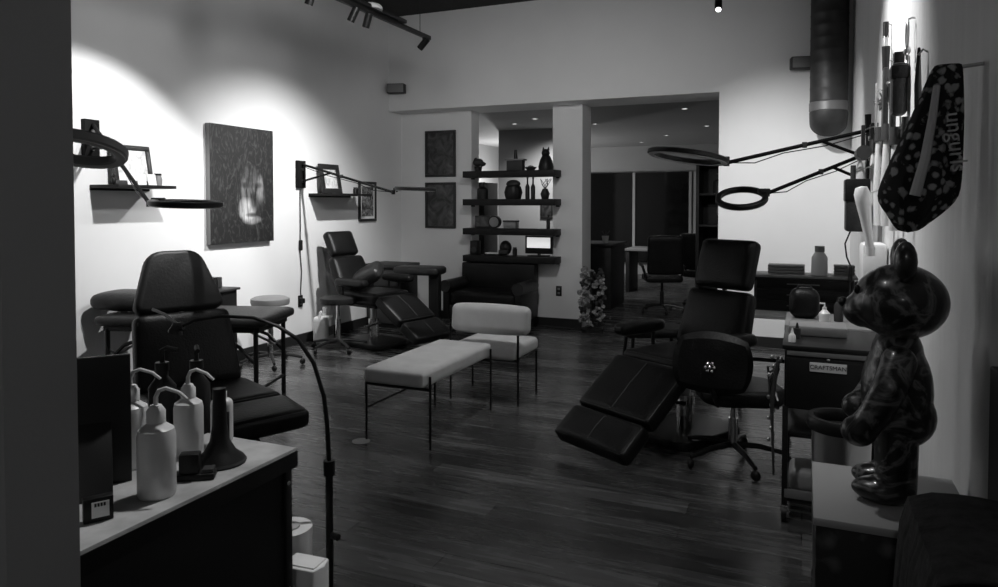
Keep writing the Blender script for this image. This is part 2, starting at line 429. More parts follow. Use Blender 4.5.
def treatment_chair(name, label, loc, rz, seat_z=.5, back_tilt=25, leg_tilt=34, back_len=.55, head=True, leg_len=(.40, .26), w=.5, armless=False, hs=None):
    t = thing(name, label, 'tattoo chair', loc, rz)
    B().prism(rrect(.62, .46, .1), .05, (0, 0, .03), bev=.012).build('base_plate', 'blackmetal', t)
    b = B().cyl((0, 0, .055), (0, 0, seat_z * .55), .055, n=20); b.build('column', 'chrome', t)
    B().cyl((0, 0, seat_z * .5), (0, 0, seat_z - .06), .035, n=16).build('piston', 'steel', t)
    B().b2(-.2, .2, -.16, .16, seat_z - .1, seat_z - .055, .012).build('seat_frame', 'blackmetal', t)
    B().tube([(.05, .05, seat_z * .45), (.12, -.2, seat_z * .45), (.2, -.3, seat_z * .5)], .011).build('lever', 'chrome', t)
    pad(t, 'seat', (.02, 0, seat_z), (.52, w, .12), I3)
    # backrest: plane tilted back from vertical
    d = Vector((-math.sin(R(back_tilt)), 0, math.cos(R(back_tilt))))
    mb = Matrix((d, Vector((0, 1, 0)), d.cross(Vector((0, 1, 0))))).transposed()
    if mb.col[2].x < 0:
        mb = Matrix((d, Vector((0, -1, 0)), d.cross(Vector((0, -1, 0))))).transposed()
    p0 = Vector((-.25, 0, seat_z + .03))
    pad(t, 'backrest', p0 + d * back_len / 2, (back_len, w * .95, .11), mb, r=.045, puff=.02, taper=.9)
    B().box(p0 + d * back_len * .45 - mb.col[2] * .065, (.36, .07, .02), mb, .006).build('back_bracket', 'blackmetal', t)
    if head:
        B().tube([p0 + d * (back_len - .06) - mb.col[2] * .02, p0 + d * (back_len + .12) - mb.col[2] * .02], .016).build('headrest_stem', 'chrome', t)
        hs = hs or (.25, w * .66)
        h = pad(t, 'headrest', p0 + d * (back_len + .01 + hs[0] / 2) + mb.col[2] * .01, (hs[0], hs[1], .1), mb, r=.04, puff=.015)
        B().box(p0 + d * (back_len + .13) - mb.col[2] * .055, (.17, w * .4, .03), mb, .01).build('headrest_backing', 'blackplastic', t)
    # leg rests
    e = Vector((math.cos(R(leg_tilt)), 0, -math.sin(R(leg_tilt))))
    ml = Matrix((e, Vector((0, 1, 0)), e.cross(Vector((0, 1, 0))))).transposed()
    q = Vector((.29, 0, seat_z + .01))
    pad(t, 'leg_rest', q + e * leg_len[0] / 2, (leg_len[0] - .015, w, .1), ml, r=.03, mid=leg_len[1] > 0)
    if leg_len[1]:
        pad(t, 'foot_rest', q + e * (leg_len[0] + leg_len[1] / 2), (leg_len[1] - .01, w, .1), ml, r=.03, mid=True)
    B().box(q + e * (leg_len[0] * .6) - ml.col[2] * .06, (leg_len[0] * 1.1, .08, .025), ml, .006).build('leg_rest_bracket', 'blackmetal', t)
    if not armless:
        for s in (-1, 1):
            B().tube([(-.1, s * (w / 2 - .06), seat_z - .07), (-.1, s * (w / 2 + .07), seat_z - .05), (-.1, s * (w / 2 + .07), seat_z + .13)], .014).build('arm_bracket', 'blackmetal', t)
            pad(t, 'armrest', (.03, s * (w / 2 + .07), seat_z + .165), (.42, .10, .07), I3, r=.03, seam=False)
    return t

treatment_chair('tattoo_chair', 'black leather tattoo chair in the far left corner with a cushion on its seat', (-4.07, 6.22, 0), -14, seat_z=.5, back_tilt=28, leg_tilt=33, back_len=.40, hs=(.28, .36))
treatment_chair('tattoo_chair', 'black leather tattoo chair on the right with its foot rest reaching over the floor', (-.68, 4.55, 0), 240, seat_z=.47, back_tilt=18, leg_tilt=36, back_len=.40, leg_len=(.44, .24), w=.56, hs=(.33, .42))
lc = treatment_chair('tattoo_chair', 'black leather tattoo chair with a tapered headrest in front of the left massage table', (-3.08, 3.02, 0), -24, seat_z=.33, back_tilt=18, leg_tilt=6, back_len=.46, head=False, leg_len=(.32, 0), w=.64, armless=True)
d = Vector((-math.sin(R(20)), 0, math.cos(R(20))))
mh = Matrix((Vector((0, 1, 0)), d, Vector((0, 1, 0)).cross(d))).transposed()
B().prism(rpoly([(-.275, -.19), (.275, -.19), (.15, .19), (-.15, .19)], .085), .1, Vector((-.25, 0, .36)) + d * .655, mh, bev=.03, seg=4).build('headrest', 'vinyl', lc)
B().tube([Vector((-.25, 0, .36)) + d * .4, Vector((-.25, 0, .36)) + d * .6], .02).build('headrest_stem', 'chrome', lc)

def star_base(t, h, r=.28, n=5, mt='blackmetal', ct='chrome', a0=20):
    for k in range(n):
        a = R(a0 + 360 * k / n); c, s = math.cos(a), math.sin(a)
        B().tube([(0, 0, .10), (c * r * .5, s * r * .5, .095), (c * r, s * r, .065)], .018, 8, .012).build('base_leg', mt, t)
        B().ell((c * r, s * r, .028), (.028, .018, .028), rot(0, 0, math.degrees(a) + 40), 12).build('caster', 'blackplastic', t)
    B().cyl((0, 0, .08), (0, 0, h * .62), .026).build('column', ct, t)
    B().cyl((0, 0, h * .6), (0, 0, h - .03), .017).build('piston', ct, t)

def round_stool(label, loc, h, r, mt='vinyl'):
    t = thing('round_stool', label, 'stool', loc, random.random() * 60)
    star_base(t, h, mt='steel' if mt == 'greytop' else 'blackmetal')
    B().lathe([(r * .3, h - .04), (r * .96, h - .035), (r, h - .01), (r * .98, h + .02), (r * .8, h + .035), (.001, h + .042)]).build('seat', mt, t)
    return t
round_stool('round black rolling stool in front of the far left tattoo chair', (-4.24, 5.85, 0), .50, .18)
round_stool('round grey topped stool behind the left massage table', (-4.40, 5.06, 0), .58, .17, 'grey_mid')

# rolling chair, right
t = thing('rolling_chair', 'black rolling task chair with a curved pad back seen from behind', 'chair', (-.36, 4.18, 0), 0)
star_base(t, .40, r=.29, a0=10)
B().prism(rrect(.46, .42, .14, 8), .09, (.03, .0, .40), rot(0, 0, 20), bev=.035, seg=4).build('seat', 'leather', t)
bk = B()
N = 14; M_ = 9
grid = {}
for side in (0, 1):
    for i in range(N + 1):
        for j in range(M_ + 1):
            u = -1 + 2 * i / N; v = -1 + 2 * j / M_
            # superellipse outline
            x = u * math.sqrt(1 - .32 * v * v); z = v * math.sqrt(1 - .38 * u * u)
            yy = -.05 * (u * u) + (.5 - side) * .085 * math.sqrt(max(0, 1 - max(abs(u), abs(v)) ** 6))
            grid[side, i, j] = bk.bm.verts.new((x * .205, yy, z * .165))
for side in (0, 1):
    for i in range(N):
        for j in range(M_): bk.bm.faces.new((grid[side, i, j], grid[side, i + 1, j], grid[side, i + 1, j + 1], grid[side, i, j + 1]))
bmesh.ops.remove_doubles(bk.bm, verts=bk.bm.verts[:], dist=.0005)
mm = (Matrix.Translation((-.09, -.24, .60)) @ rot(-6, 4, 8).to_4x4()); bk.bm.transform(mm)
bo = bk.build('backrest', 'leather', t)
kb = B()
for k in range(6):
    a = R(60 * k); kb.ell((-.095 + .022 * math.cos(a), -.292, .585 + .022 * math.sin(a)), (.011, .012, .011), n=8)
kb.ell((-.095, -.294, .585), (.012, .012, .012), n=8)
kb.build('adjuster_knob', 'chrome', bo)
B().tube([(0, -.05, .365), (-.06, -.22, .37), (-.085, -.27, .46), (-.09, -.275, .57)], .016).build('back_bracket', 'blackmetal', t)
B().tube([(0, 0, .38), (.2, -.1, .37), (.24, -.12, .36)], .009).build('height_lever', 'chrome', t)

# low black bench seat behind
t = thing('side_bench', 'low black padded side bench standing behind the right tattoo chair', 'bench', (-1.12, 5.75, 0), 25)
B().cushion((0, 0, .43), (.5, .36, .07), I3, .03, .008).build('seat', 'leather2', t)
for sx in (-1, 1):
    for sy in (-1, 1):
        B().tube([(sx * .18, sy * .12, .42), (sx * .22, sy * .15, 0)], .016, 8, .012).build('leg', 'blackmetal', t)

# leather cushion lying on far chair
o = B().cushion((0, 0, .0), (.34, .26, .12), rot(25, -30, 10), .055, .03).build('throw_cushion', 'leather2', loc=(-4.06, 6.10, .72))
tag(o, 'shiny dark leather cushion leaning on the far left tattoo chair', 'cushion')

# white bench
t = thing('upholstered_bench', 'long white upholstered bench on thin black metal legs', 'bench', (-2.24, 4.12, 0), 0)
B().cushion((0, 0, .415), (.42, 1.0, .10), I3, .03, .006, 14).build('seat', 'white_up', t)
for sx, sy in ((-.222, -.44), (.222, -.44), (-.222, .44), (.222, .44)):
    B().cyl((sx, sy, 0), (sx, sy, .43), .0075, n=10).build('leg', 'blackmetal', t)
B().cyl((-.222, -.44, .20), (-.222, .44, .20), .007, n=8).build('side_rail', 'blackmetal', t)
B().cyl((.0, -.44, .355), (.0, .44, .355), .012, n=8).build('under_frame', 'blackmetal', t)
B().b2(-.225, .225, -.45, -.43, .345, .36).build('cross_bar', 'blackmetal', t)
B().b2(-.225, .225, .43, .45, .345, .36).build('cross_bar', 'blackmetal', t)
o = B().lathe([(.001, .0), (.055, .0), (.055, .004), (.012, .006), (.012, .008), (.001, .008)]).build('floor_disc', 'led', loc=(-2.475, 3.64, 0.0))
tag(o, 'small pale round floor disc beside the front leg of the white bench', 'floor plate')

# white chair seen from behind
t = thing('lounge_chair', 'white upholstered chair with a floating back on thin black legs', 'chair', (-2.13, 4.95, 0), 0)
B().cushion((-.02, .0, .37), (.52, .50, .10), I3, .035, .008, 12).build('seat', 'white_up', t)
B().cushion((.03, -.2, .61), (.60, .14, .2), rot(-6, 0, 0), .045, .012, 12).build('backrest', 'white_up', t)
for sx in (-.29, .25):
    B().cyl((sx, -.22, 0), (sx, -.22, .56), .0085, n=10).build('leg', 'blackmetal', t)
    B().tube([(sx, .16, 0), (sx, .16, .33), (sx, -.2, .33)], .0085, 10).build('leg', 'blackmetal', t)
B().b2(-.29, .25, -.02, .0, .31, .325).build('cross_bar', 'blackmetal', t)
B().b2(-.295, .255, -.225, -.2, .31, .325).build('cross_bar', 'blackmetal', t)

# loveseat at back wall
t = thing('loveseat', 'low black leather loveseat against the back wall under the dark shelves', 'sofa', (-3.36, 7.6, 0), 0)
B().b2(-.47, .47, .18, .34, .25, .74, .02).build('backrest', 'leather', t)
B().cushion((0, -.02, .36), (.82, .5, .16), I3, .05, .01).build('seat', 'leather', t)
B().b2(-.45, .45, -.26, .3, .12, .28, .015).build('frame', 'blackmetal', t)
for s in (-1, 1):
    B().b2(s * .45 - .04, s * .45 + .04, -.28, .25, .12, .46, .02).build('arm_panel', 'leather', t)
    B().cyl((s * .45, -.3, .5), (s * .45, .2, .5), .07, n=20).build('arm_roll', 'leather2', t)
    for y in (-.22, .26):
        B().cyl((s * .40, y, 0), (s * .40, y, .13), .02, .025).build('leg', 'blackmetal', t)

# ------------------------------------------------------------------ massage table, left
t = thing('massage_table', 'black padded massage table on folding trestle legs by the left wall', 'massage table', (-4.09, 3.94, 0), 18.6)
B().cushion((0, 0, .625), (1.24, .60, .075), I3, .035, .006, 14).build('tabletop', 'leather2', t)
B().b2(-.57, .57, -.26, .26, .55, .59, .008).build('under_frame', 'wood_dark', t)
for sx in (-1, 1):
    for sy in (-1, 1):
        B().cyl((sx * .54, sy * .25, .0), (sx * .54, sy * .25, .57), .017, n=10).build('leg', 'blackmetal', t)
    B().cyl((sx * .54, -.25, .14), (sx * .54, .25, .14), .012, n=8).build('cross_bar', 'blackmetal', t)
    for sy in (-1, 1):
        B().tube([(sx * .54, sy * .25, .33), (sx * .42, sy * .25, .45), (sx * .12, sy * .22, .56)], .013).build('brace', 'blackmetal', t)
        B().tube([(sx * .54, sy * .25, .42), (sx * .48, sy * .23, .38), (sx * .2, sy * .1, .56)], .009).build('brace', 'greymetal', t)
o = B().cushion((0, 0, 0), (.42, .3, .1), rot(0, 0, 16), .048, .03).build('pillow', 'leather2', loc=(-4.55, 3.72, .745))
tag(o, 'creased black leather pillow lying on the massage table', 'pillow')

t = thing('supply_cart', 'small black supply cart against the wall behind the massage table', 'cart', (-4.58, 4.52, 0), 6)
B().b2(-.17, .17, -.15, .15, .1, .72, .01).build('cabinet', 'blackplastic', t)
for z in (.17, .37, .57): B().b2(-.15, .155, -.165, -.148, z - .07, z + .11, .005).build('drawer', 'darkgrey', t)
B().b2(-.19, .19, -.17, .17, .72, .74, .006).build('cart_top', 'darkgrey', t)
for sx in (-1, 1):
    for sy in (-1, 1): B().ell((sx * .13, sy * .11, .035), (.02, .035, .035), n=10).build('caster', 'blackplastic', t)
    B().cyl((sx * .13, -.11, .05), (sx * .13, -.11, .11), .01).build('caster_stem', 'blackmetal', t)
o = B().b2(-.1, .1, -.06, .06, 0, .09, .006).build('storage_box', 'darkgrey', loc=(-4.6, 4.53, .741), rz=R(14))
tag(o, 'dark grey box resting on top of the small black supply cart', 'box')
o = B().lathe([(.001, 0), (.03, 0), (.03, .07), (.022, .09), (.022, .1), (.001, .1)], n=16).build('black_jar', 'blackplastic', loc=(-4.46, 4.47, .741))
tag(o, 'small black jar at the right end of the supply cart top', 'jar')

# arm table by the back left corner
t = thing('arm_table', 'black padded arm table on a post in the back left corner', 'arm table', (-3.98, 7.03, 0), 6)
B().cushion((0, 0, .70), (.54, .3, .09), I3, .035, .008).build('tabletop', 'leather2', t)
B().b2(.12, .24, -.05, .05, .04, .66, .01).build('post', 'blackmetal', t)
B().prism(rrect(.44, .36, .06), .035, (.16, 0, .0185), bev=.008).build('base_plate', 'blackmetal', t)
t = thing('low_cabinet', 'low black cabinet between the far left tattoo chair and the wall corner', 'cabinet', (-4.54, 7.34, 0), 0)
B().b2(-.22, .24, -.2, .2, 0, .70, .008).build('body', 'blackplastic', t)
B().b2(-.25, .26, -.22, .22, .70, .74, .006).build('cabinet_top', 'darkgrey', t)
for z in (.14, .36, .58): B().b2(-.2, .22, -.215, -.2, z - .09, z + .09, .004).build('drawer', 'darkgrey', t)

# white jug
t = thing('plastic_jug', 'white plastic jug standing on the floor by the left wall', 'jug', (-4.62, 6.12, 0), 15)
B().cushion((0, 0, .14), (.16, .22, .28), I3, .035, 0).build('body', 'whiteplastic', t)
B().lathe([(.05, .27), (.025, .31), (.025, .335), (.001, .335)], (.0, .05, 0), n=16).build('neck', 'whiteplastic', t)
B().cyl((0, .05, .335), (0, .05, .36), .028).build('cap', 'whitematte', t)
B().tube([(0, -.02, .27), (0, -.05, .33), (0, -.09, .32), (0, -.1, .26)], .013).build('handle', 'whiteplastic', t)
B().b2(.078, .086, -.06, .06, .08, .17).build('sticker', 'grey_mid', t)

# ------------------------------------------------------------------ left wall things
def floating_shelf(label, y0, y1, z, depth):
    t = thing('floating_shelf', label, 'shelf', (XL, (y0 + y1) / 2, z), 0)
    L = (y1 - y0) / 2
    B().b2(0, depth, -L, L, -.012, .012, .002).build('board', 'shelfwood', t)
    B().b2(0, .012, -L, L, -.028, -.012).build('wall_cleat', 'shelfwood', t)
    return t
floating_shelf('thin dark wall shelf on the left wall left of the large painting', 3.62, 4.13, 1.575, .3)
floating_shelf('thin dark wall shelf beyond the large painting, above the far left tattoo chair', 6.12, 6.86, 1.545, .3)

def framed(name, label, cat, loc, w, h, art, lean=0, axis='x', fw=.028, mt='frame', mat_w=0.0, group=None, tilt=0):
    # local: picture plane is YZ facing +X when axis == 'x', or XZ facing -Y when 'y'
    t = thing(name, label, cat, loc, 0 if axis == 'x' else -90, group)
    ml = rot(0, -lean, 0)
    b = B()
    for (c, s) in (((0, 0, h - fw / 2), (.025, w, fw)), ((0, 0, fw / 2), (.025, w, fw)), ((0, -w / 2 + fw / 2, h / 2), (.025, fw, h - 2 * fw)), ((0, w / 2 - fw / 2, h / 2), (.025, fw, h - 2 * fw))):
        b.box(ml @ Vector(c), s, ml, .003)
    b.build('frame', mt, t)
    a = B().box(ml @ Vector((-.004, 0, h / 2)), (.006, w - 2 * fw + .004, h - 2 * fw + .004), ml)
    if mat_w:
        a.build('mat_board', 'paper', t)
        B().box(ml @ Vector((.0005, 0, h / 2)), (.006, w - 2 * fw - 2 * mat_w, h - 2 * fw - 2 * mat_w), ml).build('picture', art, t)
    else: a.build('picture', art, t)
    return t
framed('framed_sketch', 'black framed pale sketch leaning on the left wall shelf', 'picture', (XL + .09, 3.93, 1.588), .34, .31, 'sketch', lean=10, fw=.035)
framed('framed_sketch', 'black framed pale sketch leaning on the shelf beyond the painting', 'picture', (XL + .10, 6.40, 1.558), .34, .32, 'sketch', lean=10, fw=.055)
framed('framed_print', 'narrow black framed dark floral print hung beside the back left corner', 'picture', (XL + .014, 7.2, 1.24), .36, .47, 'floralart', fw=.03, mat_w=.03)
for i, (y, w, h, lb) in enumerate(((3.80, .07, .075, 'leftmost'), (3.89, .075, .08, 'middle one'), (3.98, .075, .085, 'rightmost'))):
    o = B().box((0, 0, h / 2), (.004, w, h), rot(0, -12, 0)).build('small_card', 'paper', loc=(XL + .21, y, 1.589))
    tag(o, 'small white card standing on the left shelf, %s of three' % lb, 'card', 'small cards on the left wall shelf')
t = thing('glass_jar', 'small grey jar at the right end of the left wall shelf', 'jar', (XL + .17, 4.07, 1.587))
B().lathe([(.001, 0), (.03, 0), (.033, .05), (.026, .075), (.026, .08), (.001, .08)], n=16).build('body', 'grey_mid', t)
B().cyl((0, 0, .08), (0, 0, .095), .028).build('lid', 'blackmetal', t)
t = thing('trinket', 'tiny dark trinket at the left end of the left wall shelf', 'ornament', (XL + .2, 3.66, 1.587))
B().ell((0, 0, .03), (.016, .016, .03), n=10).build('body', 'blackplastic', t)
B().ell((0, 0, .066), (.012, .012, .012), n=10).build('head', 'blackplastic', t)
for y, lb in ((6.75, 'left'), (6.82, 'right')):
    t = thing('dark_jar', 'small dark jar, the %s of two beside the sketch on the farther shelf' % lb, 'jar', (XL + .15, y, 1.557), 0, 'jars on the farther wall shelf')
    B().lathe([(.001, 0), (.024, 0), (.024, .05), (.018, .06), (.001, .06)], n=14).build('body', 'blackplastic', t)
    B().cyl((0, 0, .06), (0, 0, .075), .02).build('lid', 'darkgrey', t)
# large painting
t = thing('canvas_painting', 'large dark brushed painting with a pale oval face on the left wall', 'painting', (XL + .031, 5.12, 1.62))
B().b2(-.03, .018, -.40, .40, -.53, .53, .002).build('stretcher', 'canvas_edge', t)
B().b2(.018, .021, -.40, .40, -.53, .53).build('canvas', 'canvas', t)
# back wall prints
framed('framed_print', 'upper of two black framed dark prints on the back wall', 'picture', (-4.225, YR - .014, 1.785), .43, .58, 'art1', axis='y', fw=.03, mt='frame')
framed('framed_print', 'lower of two black framed dark prints on the back wall', 'picture', (-4.225, YR - .014, 1.14), .43, .575, 'art2', axis='y', fw=.03, mt='frame')
# outlet on the column, outlet left wall
def outlet(label, loc, rz):
    t = thing('power_outlet', label, 'outlet', loc, rz)
    B().b2(-.035, .035, -.008, 0, -.06, .06, .002).build('plate', 'blackplastic', t)
    for z in (-.025, .025): B().b2(-.015, .015, -.011, -.007, z - .014, z + .014, .002).build('socket', 'grey_mid', t)
outlet('black power outlet low on the white column beside the loveseat', (-2.66, YR, .42), 0)
outlet('black power outlet low on the left wall under the hanging cord', (XL, 5.97, .44), 90)

# ------------------------------------------------------------------ ring lamps
def ring_lamp(name, label, bracket, wall_dir, elbow, head_dir, Rad, ring_m, strut=.35, mid=True, w=.045, h=.035, rm='blackplastic'):
    """bracket: point on the wall; wall_dir: unit vector out of the wall; elbow: end of arm; head centre = elbow + head_dir"""
    t = thing(name, label, 'lamp', bracket)
    o = Vector(bracket); wd = Vector(wall_dir); e = Vector(elbow) - o; c = e + Vector(head_dir)
    B().box(wd * .02 + Vector((0, 0, -.08)), (.04 if abs(wd.x) > .5 else .12, .12 if abs(wd.x) > .5 else .04, .28), bev=.004).build('wall_bracket', 'lampmetal', t)
    bb = B()
    for z in (-.03, .0): bb.cyl(wd * .04 + Vector((0, 0, z * 4 - .03)), wd * .048 + Vector((0, 0, z * 4 - .03)), .016, n=10)
    bb.build('bolt', 'steel', t)
    p0 = wd * .05 + Vector((0, 0, .02))
    if mid:
        k = p0.lerp(e, .45)
        B().tube([p0, e], .012, 8).build('arm', 'lampmetal', t)
        B().tube([p0 + Vector((0, 0, -.17)), p0.lerp(e, .33)], .010, 8).build('strut', 'lampmetal', t)
        B().box(k, (.03, .03, .035), bev=.004).build('arm_joint', 'darkgrey', t)
        B().tube([p0 + Vector((0, 0, -.02)), p0.lerp(e, .3) + Vector((0, 0, -.035)), p0.lerp(e, .6) + Vector((0, 0, -.02)), p0.lerp(e, .8) + Vector((0, 0, -.04)), e], .0035, 6).build('cable', 'blackplastic', t)
    B().cyl(e - Vector((0, 0, .02)), e + Vector((0, 0, .02)), .018).build('elbow_knob', 'blackplastic', t)
    hd = Vector(head_dir).normalized()
    rim = c - hd * Rad
    B().tube([e, e.lerp(rim, .5) + Vector((0, 0, .025)), rim], .012, 8).build('yoke', 'lampmetal', t)
    rg = B().ring(c, Rad, w, h, ring_m, 40).build('lamp_ring', rm, t)
    B().ring(c - ring_m @ Vector((0, 0, h * .5)), Rad, w * .7, .006, ring_m, 40).build('diffuser', 'led', rg)
    B().box(rim + Vector((0, 0, .02)), (.07, .05, .03), rot(0, 0, math.degrees(math.atan2(hd.y, hd.x))), .006).build('ring_clamp', 'blackplastic', t)
    return t
ring_lamp('ring_lamp', 'black ring lamp on a wall arm over the far left tattoo chair', (XL, 5.97, 1.83), (1, 0, 0), (-3.52, 5.72, 1.555), (.20, .06, .03), .17, rot(0, 2, 0))
ring_lamp('ring_lamp', 'black ring lamp on a bent wall arm, its head before the large painting', (XL, 3.62, 2.0), (1, 0, 0), (-3.62, 3.12, 1.45), (.24, .05, .0), .185, rot(1, 3, 0))
ring_lamp('ring_lamp', 'large black ring lamp beside the dark post at the left edge', (XL, 2.35, 1.95), (1, 0, 0), (-2.97, 2.01, 1.73), (.16, .06, -.05), .165, Matrix.Rotation(R(-17), 3, Vector((.919, .394, 0))), w=.05, h=.045, rm='grey_mid')
ring_lamp('ring_lamp', 'upper black ring lamp on the right, reaching in front of the doorway', (XR, 4.95, 1.88), (-1, 0, 0), (-.45, 4.60, 1.70), (-.22, -.09, .04), .22, rot(-5, 8, 0), w=.05, h=.032)
ring_lamp('ring_lamp', 'lower and smaller black ring lamp on the right, before the bright wall', (XR, 5.22, 1.75), (-1, 0, 0), (-.23, 4.92, 1.515), (-.15, -.06, -.03), .145, rot(24, 0, 0), w=.035)

# cord from bracket
t = thing('extension_lead', 'thin dark cord hanging from a lamp bracket down the left wall', 'cord', (XL, 5.97, 0))
B().tube([(.012, 0, 1.6), (.012, .0, 1.2), (.014, -.01, .95), (.012, .015, .75), (.014, -.005, .55), (.012, 0, .46)], .005, 6).build('wire', 'blackplastic', t)
B().cushion((.02, -.005, 1.02), (.03, .04, .11), I3, .012, 0, 4).build('switch', 'blackplastic', t)
B().b2(.004, .05, -.02, .02, .42, .47, .006).build('plug', 'blackplastic', t)

# gooseneck lamp at the counter end
t = thing('gooseneck_lamp', 'thin black gooseneck floor lamp curving over the left counter', 'lamp', (-1.17, 1.57, 0))
B().lathe([(.001, 0), (.02, 0), (.02, .012), (.02, .022), (.02, .04), (.001, .04)]).build('base', 'blackmetal', t)
B().cyl((0, 0, .03), (0, 0, .74), .010, n=12).build('lower_pole', 'blackmetal', t)
B().cyl((0, 0, .72), (0, 0, .76), .0155, n=12).build('collar', 'blackplastic', t)
B().cyl((.012, -.004, .56), (.035, -.01, .56), .009).build('clamp_knob', 'blackplastic', t)
B().tube([(0, 0, .75), (-.005, 0, .85), (-.015, -.0, .93), (-.04, -.01, 1.02), (-.08, -.025, 1.085), (-.13, -.045, 1.12), (-.19, -.07, 1.143), (-.27, -.105, 1.148), (-.34, -.13, 1.135), (-.37, -.14, 1.12)], .0065, 8, .004).build('gooseneck', 'blackmetal', t)
B().tube([(-.37, -.14, 1.12), (-.385, -.145, 1.118), (-.39, -.148, 1.10)], .011, 10, .02).build('lamp_head', 'blackplastic', t)
B().tube([(-.385, -.145, 1.125), (-.42, -.155, 1.15), (-.45, -.17, 1.165)], .004, 6).build('hook', 'steel', t)

# ------------------------------------------------------------------ left counter and things on it
t = thing('counter', 'black reception counter with a pale stone top in the left foreground', 'counter', (-1.46, .87, 0))
B().b2(-.37, .355, -.72, .455, .0, .85, .004).build('body', 'counter_body', t)
B().b2(-.38, .372, -.72, .468, .85, .88, .003).build('worktop', 'counter_top', t)
B().b2(.365, .374, -.72, .468, .835, .872).build('edge_strip', 'blackmetal', t)
B().b2(.34, .362, .44, .462, .0, .84, .002).build('corner_post', 'blackmetal', t)
for z in (.30, .55, .8): B().ell((.362, .45, z), (.004, .005, .005), n=8).build('screw', 'steel', t)

CZ = .88
def wash_bottle(label, x, y, s, ang, spout=1.0):
    t = thing('wash_bottle', label, 'bottle', (x, y, CZ + .0005), ang, 'white squeeze bottles on the left counter')
    r = .038 * s
    B().lathe([(.001, 0), (r * .93, 0), (r, .006), (r, .125 * s), (r * .92, .14 * s), (r * .5, .152 * s), (r * .42, .158 * s), (.001, .158 * s)], n=28).build('body', 'whiteplastic', t)
    B().lathe([(r * .5, .155 * s), (r * .5, .178 * s), (r * .3, .19 * s), (.001, .19 * s)], n=20).build('cap', 'whitematte', t)
    h = .185 * s
    B().tube([(0, 0, h), (0, 0, h + .02), (.006, 0, h + .033), (.02, 0, h + .038), (.045 * spout, 0, h + .03), (.062 * spout, 0, h + .016)], .005, 8, .003).build('spout', 'whiteplastic', t)
    return t
wash_bottle('front white squeeze bottle with a bent spout on the left counter', -1.16, 1.008, .93, 23)
wash_bottle('white squeeze bottle half hidden behind the black brochure stand', -1.34, 1.10, .93, 30)
wash_bottle('rear white squeeze bottle with a bent spout, nearest the black horn stand', -1.285, 1.205, .84, 15)
o = thing('hand_soap_bottle', 'small capped white bottle with a dark label beside the bent spout bottles', 'bottle', (-1.265, 1.285, CZ))
B().cushion((0, 0, .055), (.05, .035, .11), rot(0, 0, 30), .014, 0, 8).build('body', 'whiteplastic', o)
B().cyl((0, 0, .108), (0, 0, .125), .012).build('cap', 'whitematte', o)
B().box((.014, -.016, .05), (.036, .006, .065), rot(0, 0, 30), .001).build('sticker', 'darkgrey', o)
def pump(label, x, y, ang):
    t = thing('pump_bottle', label, 'bottle', (x, y, CZ), ang, 'black pump bottles on the left counter')
    B().lathe([(.001, 0), (.03, 0), (.032, .01), (.032, .12), (.014, .145), (.014, .16), (.001, .16)], n=20).build('body', 'blackplastic', t)
    B().cyl((0, 0, .16), (0, 0, .18), .016).build('collar', 'blackplastic', t)
    B().tube([(0, 0, .18), (0, 0, .21), (.012, 0, .216), (.04, 0, .21)], .006, 8).build('pump_head', 'blackplastic', t)
pump('black pump bottle behind the white squeeze bottles, the left one', -1.45, 1.28, 20)
pump('black pump bottle behind the white squeeze bottles, the right one', -1.39, 1.33, -40)
t = thing('horn_stand', 'black horn shaped stand with a flared foot on the counter corner', 'stand', (-1.178, 1.19, CZ))
B().lathe([(.001, 0), (.053, 0), (.055, .005), (.051, .012), (.034, .026), (.021, .05), (.0155, .085), (.014, .15), (.014, .165), (.001, .165)], n=28).build('body', 'blackplastic', t)
B().lathe([(.053, .0005), (.056, .004), (.053, .009)], n=28).build('foot_rim', 'darkgrey', t)
t = thing('clip_gadget', 'small flat black gadget lying before the horn stand', 'gadget', (-1.165, 1.095, CZ), 35)
B().b2(-.05, .05, -.018, .018, 0, .014, .004).build('base', 'blackplastic', t)
B().b2(-.02, .02, -.014, .014, .014, .055, .004).build('upright', 'blackplastic', t)
B().b2(.025, .048, -.014, .014, .014, .022, .002).build('button', 'darkgrey', t)
t = thing('brochure_stand', 'tall black brochure stand on the counter beside the dark post', 'stand', (-1.318, .985, CZ), 52)
B().box((0, 0, .131), (.15, .014, .262), I3, .002).build('panel', 'blackplastic', t)
B().prism([(.0, .0), (-.085, .0), (0, .13)], .11, (-.015, -.006, .001), rot(90, 0, 90) @ Matrix(((1,0,0),(0,1,0),(0,0,1))), .002).build('foot', 'blackplastic', t)
t = thing('card_holder', 'small black card stand with a pale label at the front of the counter', 'card holder', (-1.165, .885, CZ), 58)
B().box((0, 0, .022), (.048, .02, .044), I3, .002).build('block', 'blackplastic', t)
B().box((.003, -.011, .023), (.028, .002, .028), I3).build('card', 'paper', t)
bt = B()
for k in range(4): bt.box((-.005 + .0048 * k, -.0126, .032), (.0034, .0012, .006), I3)
bt.build('print', 'text_dark', t)

# bins below
t = thing('paper_roll', 'tall white paper roll standing behind the end of the left counter', 'paper roll', (-1.24, 1.49, 0))
B().lathe([(.001, 0), (.06, 0), (.06, .60), (.028, .60), (.028, .58), (.001, .58)], n=28).build('roll', 'whitematte', t)
B().lathe([(.02, .58), (.027, .58), (.027, .604), (.02, .604)], n=20).build('core', 'led', t)
t = thing('paper_bag', 'white paper bag standing upright beside the tall paper roll', 'bag', (-1.12, 1.405, 0), 4)
b = B()
b.prism([(-.05, -.035), (.045, -.035), (.055, .0), (.045, .035), (-.05, .035)], .57, (0, 0, .285), rot(0, 0, 0), .004)
b.build('bag_body', 'paper', t)
B().box((0, -.0, .571), (.085, .055, .006), I3, .002).build('folded_top', 'paper', t)

